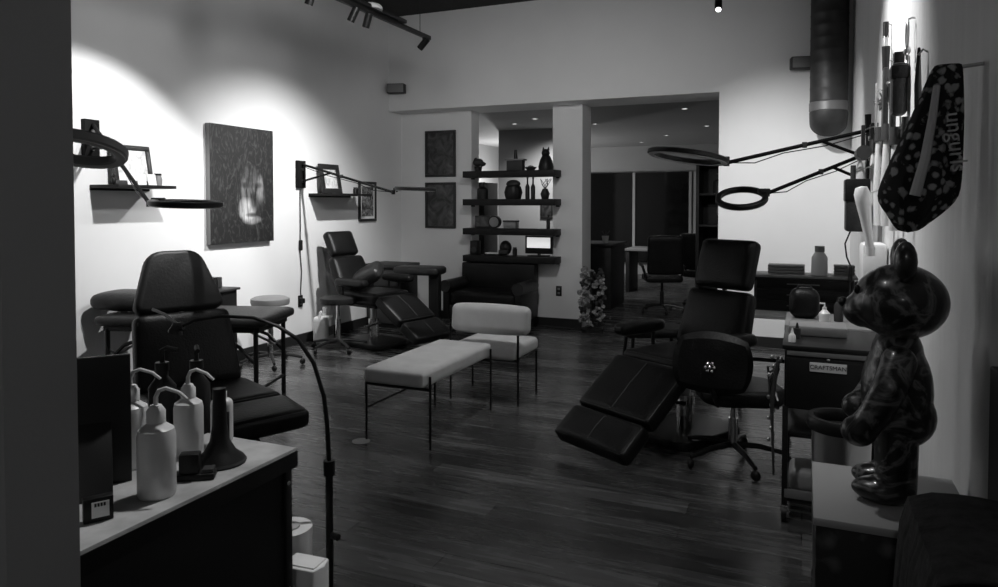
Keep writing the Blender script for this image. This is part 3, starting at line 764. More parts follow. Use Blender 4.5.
# ------------------------------------------------------------------ dark wall shelves in the pass-through
SHZ = [1.80, 1.465, 1.115, .79]
names = ['top', 'second', 'third', 'lowest']
for z, nm in zip(SHZ, names):
    t = thing('thick_shelf', '%s of four thick dark shelves across the pass-through' % nm, 'shelf', (-3.22, 7.88, z), 0, 'dark shelves across the opening')
    B().b2(-.585, .585, -.12, .12, -.038, .038, .004).build('board', 'shelfwood', t)
    for x in (-.55, .55): B().b2(x - .02, x + .02, .085, .12, -.055, -.038, .002).build('bracket', 'blackmetal', t)
def up(i): return SHZ[i] + .0385
def small(name, label, cat, x, z, parts, y=7.9, rz=0):
    t = thing(name, label, cat, (x, y, z), rz)
    for b, n, m in parts: b.build(n, m, t)
    return t
bot = lambda h, r: B().lathe([(.001, 0), (r, 0), (r, h * .6), (r * .4, h * .75), (r * .35, h), (.001, h)], n=16)
small('potted_plant', 'small dark leafy plant at the left end of the top shelf', 'plant', -3.66, up(0), [(B().lathe([(.001, 0), (.04, 0), (.05, .06), (.001, .06)], n=14), 'pot', 'blackplastic'), (B().ell((0, 0, .11), (.07, .05, .05), n=10).ell((.05, 0, .09), (.05, .04, .03), n=10).ell((-.03, 0, .13), (.03, .03, .04), n=8), 'foliage', 'leaf')])
small('model_tower', 'grey box with a slim bottle top standing mid top shelf', 'ornament', -3.17, up(0), [(B().b2(-.1, .1, -.05, .05, 0, .12, .006), 'box', 'darkgrey'), (B().b2(-.12, .12, -.06, .06, .12, .14, .004), 'lid', 'grey_mid'), (B().cyl((.0, 0, .14), (.0, 0, .25), .024, .016), 'spire', 'blackplastic')])
small('low_dish', 'low dark dish on the top shelf between box and figurine', 'dish', -2.98, up(0), [(B().lathe([(.001, 0), (.04, 0), (.075, .04), (.07, .04), (.001, .01)], n=18), 'bowl', 'darkgrey'), (B().ell((0, 0, .04), (.04, .04, .02), n=10), 'contents', 'grey_mid')])
small('cat_figurine', 'black sitting animal figurine with pointed ears on the top shelf', 'figurine', -2.79, up(0), [
    (B().lathe([(.001, 0), (.085, 0), (.09, .04), (.07, .12), (.045, .17), (.001, .18)], n=18), 'body', 'blackplastic'), (B().ell((0, -.01, .2), (.05, .05, .048), n=12), 'head', 'blackplastic'),
    (B().cyl((-.028, 0, .23), (-.034, 0, .275), .018, .002).cyl((.028, 0, .23), (.034, 0, .275), .018, .002), 'ears', 'blackplastic')])
small('dark_vase', 'wide dark vase at the left of the second shelf', 'vase', -3.60, up(1), [(bot(.2, .07), 'body', 'blackplastic'), (B().ring((0, 0, .2), .026, .01, .01), 'rim', 'darkgrey')])
small('hanging_planter', 'dark rounded pot in the middle of the second shelf', 'pot', -3.2, up(1), [(B().lathe([(.001, 0), (.09, 0), (.11, .08), (.09, .15), (.06, .16), (.001, .15)], n=18), 'pot', 'blackplastic'), (B().ell((0, 0, .18), (.09, .06, .05), n=10), 'foliage', 'leaf')])
for i, x in enumerate((-3.02, -2.95)):
    small('slim_bottle', 'slim dark bottle, the %s of two right of the rounded pot' % ('left', 'right')[i], 'bottle', x, up(1), [(bot(.24, .026), 'body', 'blackplastic'), (B().cyl((0, 0, .24), (0, 0, .255), .012), 'cap', 'darkgrey')])
small('twig_vase', 'dark vase with tall thin twigs at the right of the second shelf', 'vase', -2.8, up(1), [(B().lathe([(.001, 0), (.04, 0), (.055, .06), (.03, .12), (.001, .12)], n=16), 'vase', 'blackplastic')] + [(B().tube([(0, 0, .11), (.04 * math.cos(k), .02 * math.sin(k), .17), (.08 * math.cos(k * 1.3), .03 * math.sin(k), .235)], .004, 5), 'twig', 'leaf') for k in range(7)])
small('framed_photo', 'small framed photo at the left of the third shelf', 'picture', -3.60, up(2), [(B().b2(-.1, .1, -.012, .012, 0, .15, .003), 'frame', 'frame'), (B().b2(-.08, .08, -.015, -.012, .02, .13), 'picture', 'art2')])
small('round_speaker', 'round dark clock right of the framed photo on the third shelf', 'clock', -3.44, up(2), [(B().cyl((0, -.03, .075), (0, .03, .075), .075, n=24), 'case', 'blackplastic'), (B().cyl((0, -.034, .075), (0, -.03, .075), .06, n=24), 'dial', 'grey_mid')])
small('grey_box', 'flat grey box in the middle of the third shelf', 'box', -3.23, up(2), [(B().b2(-.08, .08, -.05, .05, 0, .075, .004), 'box', 'grey_mid'), (B().b2(-.085, .085, -.055, .055, .075, .095, .003), 'lid', 'darkgrey')])
small('slim_bottle', 'slim dark bottle alone at the right end of the third shelf', 'bottle', -2.76, up(2), [(bot(.16, .022), 'body', 'blackplastic'), (B().cyl((0, 0, .16), (0, 0, .175), .011), 'cap', 'darkgrey')])
small('black_speaker', 'small black speaker at the left end of the lowest shelf', 'speaker', -3.70, up(3), [(B().b2(-.05, .05, -.05, .05, 0, .17, .006), 'case', 'blackplastic'), (B().cyl((0, -.055, .06), (0, -.048, .06), .035), 'cone', 'darkgrey')])
small('dark_helmet', 'rounded dark helmet shaped object on the lowest shelf', 'ornament', -3.30, up(3), [(B().ell((0, 0, .09), (.075, .08, .09), n=14), 'shell', 'blackplastic'), (B().b2(-.06, .06, -.09, -.04, .02, .07, .01), 'visor', 'darkgrey')])
small('dark_jar', 'small dark jar beside the rounded ornament on the lowest shelf', 'jar', -3.18, up(3), [(B().lathe([(.001, 0), (.028, 0), (.028, .08), (.001, .08)], n=14), 'body', 'blackplastic'), (B().cyl((0, 0, .08), (0, 0, .1), .022), 'lid', 'darkgrey')])
small('paper_tray', 'flat tray of white papers on the lowest shelf', 'tray', -3.45, up(3), [(B().b2(-.1, .1, -.08, .08, 0, .02, .003), 'tray', 'blackplastic'), (B().b2(-.09, .09, -.07, .07, .02, .03), 'papers', 'paper')])
small('computer_monitor', 'lit computer monitor seen over the lowest shelf', 'monitor', -2.88, up(3), [(B().b2(-.17, .17, .0, .03, .03, .24, .006), 'case', 'blackplastic'), (B().b2(-.145, .145, -.004, .0, .10, .222), 'screen', 'screen'), (B().cyl((0, .02, .015), (0, .02, .05), .02), 'stand', 'blackplastic'), (B().b2(-.12, .12, -.06, .08, 0, .015, .004), 'foot', 'blackplastic')], y=7.90)

# room beyond: pictures on partition, desk, plant, downlights
for i, x in enumerate((-3.72, -3.45)):
    framed('framed_print', 'small dark framed print on the partition seen through the shelves, the %s of two' % ('left', 'right')[i], 'picture', (x, 10.585, 1.22), .2, .26, 'art1', axis='y')
t = thing('tall_cabinet', 'dark tall cabinet seen through the left of the pass-through', 'cabinet', (-4.55, 9.5, 0))
B().b2(-.35, .35, -.25, .25, 0, 1.75, .006).build('body', 'wood_dark', t)
for s in (-1, 1):
    B().b2(s * .175 - .165, s * .175 + .165, -.265, -.25, .06, 1.7, .003).build('door', 'wood_dark', t)
    B().cyl((s * .03, -.28, .8), (s * .03, -.28, 1.0), .008).build('handle', 'greymetal', t)
t = thing('reception_desk', 'tall dark reception desk beyond the doorway', 'desk', (-2.62, 9.7, 0))
B().b2(-.35, .2, -.2, .6, 0, .86, .006).build('body', 'wood_dark', t)
B().b2(-.38, .23, -.23, .63, .86, .9, .004).build('desk_top', 'blackplastic', t)
t = thing('potted_plant', 'small pale cup of sprigs standing on the dark reception desk', 'plant', (-2.55, 9.7, .9))
B().lathe([(.001, 0), (.035, 0), (.05, .1), (.001, .1)], n=16).build('pot', 'led', t)
B().tube([(0, 0, .1), (.01, 0, .16)], .004, 5).tube([(0, 0, .1), (-.05, 0, .17)], .004, 5).tube([(0, 0, .1), (.06, 0, .17)], .004, 5).build('sprigs', 'leaf', t)
t = thing('work_desk', 'dark work desk with a pale edged top beyond the doorway', 'desk', (-2.1, 11.8, 0))
B().b2(-.6, .9, -.3, .4, .68, .72, .004).build('desk_top', 'grey_mid', t)
for x in (-.56, .86):
    B().b2(x - .03, x + .03, -.28, .38, 0, .68, .004).build('side_panel', 'wood_dark', t)
B().b2(-.2, .3, -.2, .1, .721, .735, .002).build('blotter', 'blackplastic', t)
def office_chair(label, loc, rz):
    t = thing('office_chair', label, 'chair', loc, rz)
    star_base(t, .44, ct='blackmetal')
    B().cushion((0, 0, .46), (.48, .46, .09), I3, .035, .008, 8).build('seat', 'leather', t)
    B().cushion((0, .24, .78), (.46, .08, .5), rot(-6, 0, 0), .035, .01, 8).build('backrest', 'leather', t)
    for s in (-1, 1): B().tube([(s * .22, .1, .45), (s * .27, .1, .62), (s * .27, -.15, .64)], .018).build('armrest', 'blackplastic', t)
office_chair('dark office chair beyond the doorway, nearest to its right side', (-1.3, 10.4, 0), 160)
office_chair('dark office chair beyond the doorway beside the reception desk', (-1.75, 9.6, 0), 200)
t = thing('display_case', 'dark display case with ornaments at the right of the room beyond', 'cabinet', (-.98, 9.6, 0))
B().b2(-.3, .3, .2, .25, 0, 2.0, .004).build('back_panel', 'wood_dark', t)
for s in (-1, 1): B().b2(s * .29 - .02, s * .29 + .02, -.2, .25, 0, 2.0, .003).build('side_panel', 'wood_dark', t)
for z in (.3, .75, 1.15, 1.55, 1.98): B().b2(-.27, .27, -.19, .2, z, z + .03, .003).build('shelf', 'wood_dark', t)
small('grey_bust', 'grey bust ornament inside the dark display case', 'ornament', -1.0, 1.182, [(B().lathe([(.001, 0), (.07, 0), (.05, .05), (.03, .09), (.001, .1)], n=14), 'base', 'darkgrey'), (B().ell((0, 0, .16), (.06, .06, .08), n=12), 'head', 'grey_mid')], y=9.6)
small('dark_vase', 'dark vase inside the display case on its top shelf', 'vase', -1.02, 1.582, [(bot(.25, .08), 'body', 'darkgrey'), (B().ring((0, 0, .25), .03, .012, .012), 'rim', 'grey_mid')], y=9.6)
for x, y in ((-1.38, 9.02), (-1.38, 11.15), (-2.85, 10.22), (-2.88, 13.6), (-3.93, 9.75), (-3.44, 9.28), (-2.2, 12.4)):
    t = thing('downlight', 'small recessed ceiling downlight in the room beyond', 'ceiling light', (x, y, ZO + .02), 0, 'recessed downlights beyond the opening')
    B().ring((0, 0, -.004), .045, .016, .008, n=20).build('trim_ring', 'led', t)
    B().cyl((0, 0, -.003), (0, 0, -.0005), .036, n=18).build('lens', 'lens_dim', t)

# flower column beside the white column
t = thing('flower_tower', 'narrow standing tower of pale crumpled blossoms beside the white column', 'flower stand', (-2.22, 7.86, 0))
B().lathe([(.001, 0), (.13, 0), (.13, .03), (.02, .05), (.001, .05)], n=20).build('base', 'blackmetal', t)
B().cyl((0, 0, .04), (0, 0, .68), .02).build('pole', 'blackmetal', t)
rnd = random.Random(3)
bm0 = None
for k in range(44):
    a = k * 2.4; z = .08 + .62 * k / 43; rr = .10 + .035 * rnd.random()
    b = B()
    for j in range(5):
        b.ell((rr * math.cos(a) + rnd.uniform(-.03, .03), rr * math.sin(a) + rnd.uniform(-.03, .03), z + rnd.uniform(-.025, .025)), (rnd.uniform(.014, .03), rnd.uniform(.014, .03), rnd.uniform(.008, .02)), rot(rnd.uniform(0, 90), rnd.uniform(0, 90), 0), 8)
    b.build('blossom', 'blossom' if k % 3 else 'darkgrey', t)

# ------------------------------------------------------------------ ceiling track, speakers, duct
t = thing('track_light', 'black ceiling track with spotlights hanging near the left wall', 'track light', (-3.05, 4.1, 2.9))
B().b2(-.015, .015, -3.2, 1.47, -.018, .018, .003).build('rail', 'blackmetal', t)
for y in (1.3, .45, -1.6): B().cyl((0, y, .015), (0, y, ZC - 2.9), .003, n=6).build('hanger_wire', 'blackmetal', t)
B().lathe([(.001, .0), (.085, .0), (.085, .025), (.07, .04), (.001, .04)], (0, .55, .02), n=24).build('canopy', 'led', t)
B().b2(-.05, .05, .1, 1.0, .015, .045, .006).build('driver_box', 'blackmetal', t)
HEADS = [(1.36, (-.9, 0, -.9)), (.50, (-.4, .1, -1)), (.32, (-.5, -.1, -1)), (-.17, (-.4, .0, -1)), (-.60, (-.9, 0, -.9))]
for y, dr in HEADS:
    dv = Vector(dr).normalized(); c = Vector((0, y, -.07))
    h = B().cyl(c - dv * .055, c + dv * .055, .028, n=16).build('spot_head', 'blackmetal', t)
    B().cyl((0, y, -.018), (0, y, -.06), .01).build('spot_stem', 'blackmetal', h)
t = thing('track_light', 'single lit spotlight on a short black track at the top right', 'track light', (-.69, 6.28, 3.17))
B().b2(-.018, .018, -.9, .1, .03, .06, .003).build('rail', 'blackmetal', t)
for y in (.05, -.8): B().cyl((0, y, .06), (0, y, ZC - 3.17), .003, n=6).build('hanger_wire', 'blackmetal', t)
dv = Vector((.06, -.62, -.78)).normalized(); c = Vector((0, 0, -.06))
B().cyl(c - dv * .06, c + dv * .055, .03, n=18).build('spot_head', 'blackmetal', t)
B().cyl((0, 0, .03), (0, 0, -.04), .01).build('spot_stem', 'blackmetal', t)
B().cyl(c + dv * .055, c + dv * .058, .022, n=18).build('lens', 'lens', t)

def wall_speaker(label, loc, rz):
    t = thing('wall_speaker', label, 'speaker', loc, rz)
    B().b2(-.11, .11, -.13, -.02, -.06, .06, .012).build('case', 'darkgrey', t)
    B().b2(-.10, .10, -.136, -.128, -.05, .05, .003).build('grille', 'grey_mid', t)
    B().b2(-.03, .03, -.03, 0, -.03, .03, .004).build('mount', 'darkgrey', t)
wall_speaker('small grey speaker mounted high in the back left corner', (-4.66, YB, 2.86), 15)
wall_speaker('small grey speaker mounted high beside the round duct', (-.06, YB, 2.82), 12)
t = thing('air_duct', 'round metal air duct running down the back right corner', 'duct', (.19, 7.46, 0))
prof = [(.165, 2.3)]
for k in range(12):
    z = 2.42 + k * .115; prof += [(.165, z - .01), (.168, z), (.165, z + .01)]
prof += [(.165, ZC - .002)]
B().lathe(prof, n=32).build('pipe', 'duct', t)
B().lathe([(.168, 2.32), (.172, 2.325), (.172, 2.40), (.168, 2.405)], n=32).build('collar', 'greymetal', t)
B().tube([(0, 0, 2.31), (0, 0, 2.27), (0, .02, 2.235), (0, .05, 2.215)], .17, 28, .165).build('elbow', 'duct', t)

# ------------------------------------------------------------------ right side furniture
# far desk with hutch
t = thing('side_desk', 'narrow pale topped desk against the right end of the back room wall', 'desk', (-.06, 5.75, 0))
B().b2(-.40, .40, -.28, .28, .62, .65, .004).build('desk_top', 'paleplate', t)
for sx in (-1, 1):
    for sy in (-1, 1): B().b2(sx * .37 - .015, sx * .37 + .015, sy * .25 - .015, sy * .25 + .015, 0, .62, .002).build('leg', 'blackmetal', t)
B().b2(-.37, .37, .24, .26, .2, .23).build('stretcher', 'blackmetal', t)
t = thing('desk_hutch', 'low dark drawer hutch standing on the pale topped desk', 'hutch', (-.02, 5.82, .651))
B().b2(-.33, .35, -.13, .16, 0, .25, .005).build('body', 'darkgrey', t)
B().b2(-.35, .37, -.15, .17, .25, .268, .003).build('top_board', 'grey_mid', t)
for i, z in enumerate((.045, .125, .205)):
    dr = B().b2(-.31, .33, -.142, -.13, z - .034, z + .034, .003).build('drawer', 'blackplastic', t)
    B().b2(-.1, .12, -.15, -.142, z - .004, z + .004, .001).build('handle', 'greymetal', dr)
t = thing('spray_bottle', 'white bottle with a grey cap standing on the dark hutch', 'bottle', (.10, 5.8, .92))
B().lathe([(.001, 0), (.055, 0), (.057, .01), (.055, .13), (.035, .165), (.022, .175), (.001, .175)], n=24).build('body', 'whiteplastic', t)
B().cyl((0, 0, .172), (0, 0, .215), .034).build('cap', 'grey_mid', t)
t = thing('towel_stack', 'low stack of grey paper towels lying behind the white bottle', 'towels', (-.13, 5.88, .92))
for k in range(3): B().b2(-.13, .13, -.07, .07, .002 + k * .022, .022 + k * .022, .006).build('folded_towel', 'grey_mid', t)
t = thing('towel_stack', 'short low stack of grey folded towels at the right end of the hutch', 'towels', (.27, 5.9, .92))
for k in range(3): B().b2(-.07, .07, -.06, .06, .002 + k * .024, .024 + k * .024, .006).build('folded_towel', 'grey_mid', t)

# second trolley
t = thing('work_trolley', 'grey topped work trolley between the dark tool cart and the desk', 'trolley', (.13, 4.50, 0))
B().b2(-.23, .25, -.26, .26, .745, .78, .005).build('trolley_top', 'greytop', t)
for sx in (-1, 1):
    for sy in (-1, 1):
        B().b2(sx * .21 - .012, sx * .21 + .012, sy * .23 - .012, sy * .23 + .012, .06, .745, .002).build('post', 'blackmetal', t)
        B().ell((sx * .21, sy * .23, .032), (.018, .032, .032), n=10).build('caster', 'blackplastic', t)
for z in (.15, .45): B().b2(-.21, .21, -.23, .23, z, z + .02, .003).build('shelf', 'blackmetal', t)
t = thing('black_bag', 'rounded black pouch resting on the grey topped trolley', 'bag', (.0, 4.55, .781))
B().cushion((0, 0, .085), (.17, .13, .17), I3, .06, .01).build('pouch', 'leather', t)
B().tube([(-.05, -.02, .155), (-.03, -.02, .19), (.03, -.02, .19), (.05, -.02, .155)], .007).build('strap', 'leather2', t)
t = thing('lotion_bottle', 'small white lotion bottle beside the black pouch', 'bottle', (.105, 4.42, .781))
B().lathe([(.001, 0), (.028, 0), (.03, .05), (.012, .07), (.012, .085), (.001, .085)], n=18).build('body', 'whiteplastic', t)
B().tube([(0, 0, .085), (0, 0, .105), (-.025, 0, .105)], .005).build('pump_head', 'whitematte', t)
t = thing('ink_bottle', 'dark ink bottle right of the small white lotion bottle', 'bottle', (.18, 4.48, .781))
B().lathe([(.001, 0), (.025, 0), (.025, .09), (.014, .11), (.001, .11)], n=18).build('body', 'darkgrey', t)
B().cyl((0, 0, .11), (0, 0, .135), .014, .006).build('cap', 'blackplastic', t)

# tool cart
t = thing('tool_cart', 'black metal tool cart on casters with a pale name plate', 'tool cart', (.13, 3.73, 0))
B().b2(-.21, .24, -.25, .25, .52, .79, .006).build('drawer_case', 'blackmetal', t)
B().b2(-.22, .25, -.26, .26, .79, .81, .004).build('cart_top', 'blackmetal', t)
B().b2(-.20, .23, -.262, -.25, .765, .785, .003).build('drawer_lip', 'greymetal', t)
dr = B().b2(-.2, .23, -.26, -.25, .53, .755, .003).build('drawer', 'blackplastic', t)
pl = B().b2(-.105, .045, -.266, -.26, .70, .742, .002).build('name_plate', 'paleplate', dr)
text_mesh('plate_text', 'CRAFTSMAN', .026, 'text_dark', pl, (-.03, -.2665, .721), rot(90, 0, 0))
B().ell((-.03, -.263, .757), (.008, .004, .005), n=8).build('lock', 'steel', dr)
for sx in (-.205, .235):
    for sy in (-.24, .24):
        B().b2(sx - .012, sx + .012, sy - .012, sy + .012, .06, .53, .002).build('post', 'blackmetal', t)
        cs = B().cyl((sx - .012, sy, .034), (sx + .012, sy, .034), .034, n=16).build('caster', 'blackplastic', t)
        B().b2(sx - .018, sx + .018, sy - .014, sy + .014, .04, .075, .006).build('caster_fork', 'chrome', cs)
B().b2(-.205, .235, -.24, .24, .09, .11, .004).build('lower_shelf', 'blackmetal', t)
B().b2(-.205, .235, -.255, -.24, .11, .15, .003).build('shelf_rail', 'greymetal', t)
B().b2(-.205, .235, -.24, .24, .40, .415, .004).build('middle_shelf', 'blackmetal', t)
B().tube([(-.225, -.2, .74), (-.25, -.24, .7), (-.255, -.25, .6), (-.24, -.25, .55)], .01).build('push_handle', 'chrome', t)
o = B().b2(-.13, .13, -.09, .09, 0, .05, .012).build('instrument_tray', 'grey_mid', loc=(.06, 3.82, .8105))
tag(o, 'flat grey instrument tray lying on the black tool cart', 'tray')
t = thing('small_bottle', 'tiny white dropper bottle at the left corner of the tool cart', 'bottle', (-.05, 3.56, .8105))
B().lathe([(.001, 0), (.016, 0), (.016, .03), (.008, .04), (.001, .04)], n=14).build('body', 'whiteplastic', t)
B().cyl((0, 0, .04), (0, 0, .065), .008, .002).build('tip', 'whitematte', t)
t = thing('ink_bottle', 'dark ink bottle behind the dropper bottle on the tool cart', 'bottle', (-.03, 3.66, .8105))
B().lathe([(.001, 0), (.016, 0), (.016, .05), (.001, .05)], n=14).build('body', 'darkgrey', t)
B().cyl((0, 0, .05), (0, 0, .075), .009, .003).build('cap', 'blackplastic', t)
o = B().cushion((0, 0, .05), (.16, .2, .1), I3, .03, .02, 6).build('cloth_bundle', 'grey_mid', loc=(.02, 3.66, .111))
tag(o, 'pale bundled cloth on the bottom shelf of the tool cart', 'cloth')
t = thing('cable_loops', 'dark coiled cables hanging on the left side of the tool cart', 'cable', (-.1, 3.52, 0))
for k in range(5):
    zt = .76 - k * .02; zb = .22 + .07 * k; yy = -.02 + .03 * (k - 2)
    B().tube([(-.005, yy, zt), (-.03 - .006 * k, yy - .01, (zt + zb) / 2 + .1), (-.02 - .004 * k, yy, zb), (.0 - .03, yy + .02, (zt + zb) / 2), (-.006, yy + .015, zt)], .006, 6).build('loop', 'blackplastic' if k % 2 else 'darkgrey', t)
bb = B()
for k in range(12): bb.ell((-.035 + .012 * math.sin(k * 2.1), -.03 + .03 * math.cos(k * 1.7), .74 - k * .035), (.008, .008, .01), n=8)
bb.build('metal_clips', 'steel', t)

# trash bin
t = thing('waste_bin', 'tall steel bin with a wide black rim behind the pedestal', 'bin', (.135, 3.0, 0))
B().lathe([(.001, 0), (.088, 0), (.095, .02), (.105, .60), (.098, .60), (.088, .03), (.001, .03)], n=36).build('body', 'steel', t)
B().ring((0, 0, .615), .108, .03, .05, n=40).build('rim', 'blackplastic', t)
B().lathe([(.001, .0), (.098, .0), (.098, .03), (.001, .03)], n=28).build('foot', 'blackplastic', t)

# pedestal + bear figure
t = thing('display_pedestal', 'dark mottled display pedestal carrying the bear figure', 'pedestal', (.205, 2.02, 0))
B().b2(-.175, .16, -.19, .20, 0, .69, .004).build('body', 'pedestal', t)
B().b2(-.18, .165, -.195, .205, .69, .71, .003).build('top_board', 'pedestal_top', t)
t = thing('bear_figure', 'large glossy dark mottled toy bear statue standing on the pedestal', 'statue', (.215, 2.03, .711), 177)
# front is +X in local frame
def remesh(o, v=.007, sm=4):
    m = o.modifiers.new('r', 'REMESH'); m.mode = 'VOXEL'; m.voxel_size = v; m.use_smooth_shade = True
    s = o.modifiers.new('s', 'SMOOTH'); s.iterations = sm; s.factor = .5
    return o
remesh(B().ell((0, 0, .27), (.082, .10, .14), n=24).ell((-.005, 0, .21), (.085, .10, .08), n=24).ell((0, 0, .36), (.06, .075, .08), n=20).build('torso', 'bear', t))
hd = remesh(B().ell((-.005, 0, .495), (.108, .122, .094), n=28).ell((.075, 0, .47), (.052, .062, .046), n=20).build('head', 'bear', t))
for s in (-1, 1):
    B().ell((-.01, s * .085, .60), (.026, .036, .05), n=16).build('ear', 'bear', hd)
    B().ell((.092, s * .045, .525), (.008, .011, .012), n=10).build('eye', 'blackplastic', hd)
B().ell((.124, 0, .487), (.012, .02, .013), n=12).build('nose', 'blackplastic', hd)
for s in (-1, 1):
    remesh(B().tube([(0, s * .075, .355), (.02, s * .115, .30), (.05, s * .125, .24), (.075, s * .12, .20)], .04, 14, .034).ell((.085, s * .118, .19), (.042, .038, .038), n=16).ell((0, s * .072, .355), (.042, .042, .042), n=14).build('arm', 'bear', t))
    remesh(B().cyl((0, s * .046, .22), (.0, s * .05, .03), .05, .046, 18).ell((.03, s * .052, .032), (.072, .046, .032), n=18).build('leg', 'bear', t))

# draped seat at the bottom right
t = thing('draped_chair', 'dark chair under a folded charcoal throw at the lower right edge', 'chair', (.235, 1.50, 0), 0)
B().b2(-.03, .15, -.18, .17, .40, .85, .04, 4).build('backrest', 'cloth_dark', t)
B().b2(-.03, .15, -.19, .18, .36, .44, .02).build('seat', 'cloth_dark', t)
for sx in (-.0, .12):
    for sy in (-.16, .15): B().cyl((sx, sy, 0), (sx, sy, .37), .018, n=10).build('leg', 'blackmetal', t)
cl = B()
NY, NS = 60, 16
prof = [(.13, .853), (.09, .856), (.05, .856), (.01, .853), (-.028, .84), (-.040, .79), (-.046, .71), (-.05, .62), (-.053, .52), (-.055, .42)]
vv = []
for i in range(NY + 1):
    y = -.19 + .37 * i / NY; row = []
    for j, (x, z) in enumerate(prof):
        amp = .010 * max(0, (j - 3)) / 6 + .001
        w_ = amp * (math.sin(y * 75) + .5 * math.sin(y * 133 + 1))
        row.append(cl.bm.verts.new((x - abs(w_) if j > 3 else x, y, z + (w_ * .3 if j <= 3 else 0))))
    vv.append(row)
for i in range(NY):
    for j in range(len(prof) - 1): cl.bm.faces.new((vv[i][j], vv[i + 1][j], vv[i + 1][j + 1], vv[i][j + 1]))
co = cl.build('throw', 'cloth_stripe', t)
so = co.modifiers.new('s', 'SOLIDIFY'); so.thickness = .006; so.offset = 1

# ------------------------------------------------------------------ right wall tool rack
t = thing('tool_rack', 'dark slotted wall rack on the right wall holding the hanging tools', 'rack', (XR, 4.05, 1.75))
B().b2(-.008, 0, -.5, .75, -.03, .03, .003).build('rail', 'blackmetal', t)
B().b2(-.008, 0, -.5, .75, .25, .31, .003).build('rail', 'blackmetal', t)
for k in range(7):
    y = -.42 + k * .18
    B().tube([(-.008, y, .28), (-.03, y, .27), (-.04, y, .295)], .005, 6).build('hook', 'steel', t)

def hang(name, label, cat, loc, parts, rz=0, ry=0):
    t = thing(name, label, cat, loc, rz)
    for b, n, m in parts: b.build(n, m, t)
    zt = max(v[2] for c in t.children for v in c.bound_box) - .03
    dx = XR - loc[0]
    B().tube([(0, 0, zt), (dx * .5, 0, zt + .02), (dx, 0, zt + .01)], .004, 6).build('hanging_loop', 'steel', t)
    return t
hang('sheathed_sword', 'long pale sheathed blade standing highest on the right wall rack', 'sword', (.372, 4.22, 1.74), [
    (B().prism([(-.03, 0), (.03, 0), (.032, .4), (.012, .58), (-.012, .58), (-.032, .4)], .02, (0, 0, 0), rot(90, 0, 90), .004), 'sheath', 'blade'),
    (B().cyl((0, 0, .57), (0, 0, .65), .014), 'handle', 'blackplastic'), (B().b2(-.012, .012, -.035, .035, .0, .2, .003), 'lower_wrap', 'darkgrey')])
hang('black_holster', 'black leather holster hanging right of the tall sheathed blade', 'holster', (.362, 3.52, 1.81), [
    (B().b2(-.03, .03, -.05, .05, .02, .24, .015), 'pouch', 'leather2'), (B().b2(-.034, .034, -.055, .055, .17, .23, .01), 'flap', 'leather'), (B().b2(-.02, .02, -.02, .02, .235, .29, .004), 'belt_loop', 'leather')])
t = thing('carabiner', 'silver carabiner clip hanging above the black holster', 'carabiner', (.372, 3.34, 2.09))
pts = [(0, .03 * math.sin(2 * math.pi * k / 20) * (1 if k < 10 else 1.0), .05 + .055 * math.cos(2 * math.pi * k / 20)) for k in range(21)]
B().tube(pts, .005, 8).build('hook_ring', 'steel', t)
B().ell((0, 0, -.02), (.014, .014, .02), n=10).build('swivel', 'steel', t)
B().tube([(0, .018 * math.cos(2 * math.pi * k / 14), -.05 + .02 * math.sin(2 * math.pi * k / 14)) for k in range(15)], .004, 6).build('lower_ring', 'steel', t)
B().tube([(0, 0, .105), (.015, 0, .112), (.028, 0, .11)], .004, 6).build('hanging_peg', 'steel', t)
hang('leaf_blade', 'dark leaf shaped blade pointing up beside the patterned bag', 'blade', (.37, 3.0, 1.76), [
    (B().prism([(-.02, 0), (.025, .02), (.04, .1), (.01, .26), (-.03, .12)], .012, (0, 0, 0), rot(90, 0, 72), .003), 'blade', 'darkgrey'), (B().cyl((0, 0, -.1), (0, 0, .02), .014), 'handle', 'bone')])
spec = [(4.78, 1.33, .42, .018, 'bone', 'far left'), (4.45, 1.33, .46, .02, 'paleplate', 'second from the left'), (3.98, 1.34, .42, .026, 'paleplate', 'middle'), (3.62, 1.33, .38, .024, 'bone', 'second from the right'), (3.3, 1.36, .36, .014, 'bone', 'far right')]
for y, z, L, r, m, w in spec:
    t = thing('long_brush', 'pale long handled brush on the right wall rack, %s of five' % w, 'brush', (.366, y, z), 0, 'brushes on the right wall rack')
    B().tube([(0, 0, 0), (-.008, .0, L * .5), (0, .01, L)], r, 10, r * .7).build('handle', m, t)
    B().cyl((0, .01, L), (0, .012, L + .08), r * 1.2, r * .9, 10).build('bristles', 'darkgrey', t)
    B().tube([(0, 0, .03), (.02, 0, .05), (.034, 0, .04)], .004, 6).build('hanging_loop', 'steel', t)
hang('wooden_club', 'white tapered wooden club standing out from the right wall', 'club', (.285, 3.82, 1.23), [
    (B().lathe([(.001, 0), (.02, 0), (.018, .05), (.024, .14), (.034, .23), (.036, .27), (.026, .3), (.001, .305)], (0, 0, 0), rot(0, -8, 0), n=20), 'body', 'whitematte'), (B().cyl((0, 0, -.03), (.0, 0, .01), .022), 'grip', 'bone')])
for y, z, L, w_, wh in ((5.25, 1.62, .30, .03, 'farthest from the camera'), (4.15, 1.80, .34, .035, 'middle one'), (3.80, 1.60, .30, .03, 'nearest the patterned bag')):
    t = thing('knife_sheath', 'slim black sheath hanging among the pale brushes, %s of three' % wh, 'sheath', (.368, y, z), 0, 'black sheaths on the right wall rack')
    B().prism([(-w_, .05), (0, 0), (w_, .05), (w_, L), (-w_, L)], .024, (0, 0, 0), rot(90, 0, 90), .005).build('sheath', 'leather2', t)
    B().cyl((0, 0, L - .01), (0, 0, L + .11), .016, .02, 12).build('handle', 'blackplastic', t)
    B().tube([(0, 0, L + .02), (.016, 0, L + .04), (.032, 0, L + .03)], .004, 6).build('hanging_loop', 'steel', t)
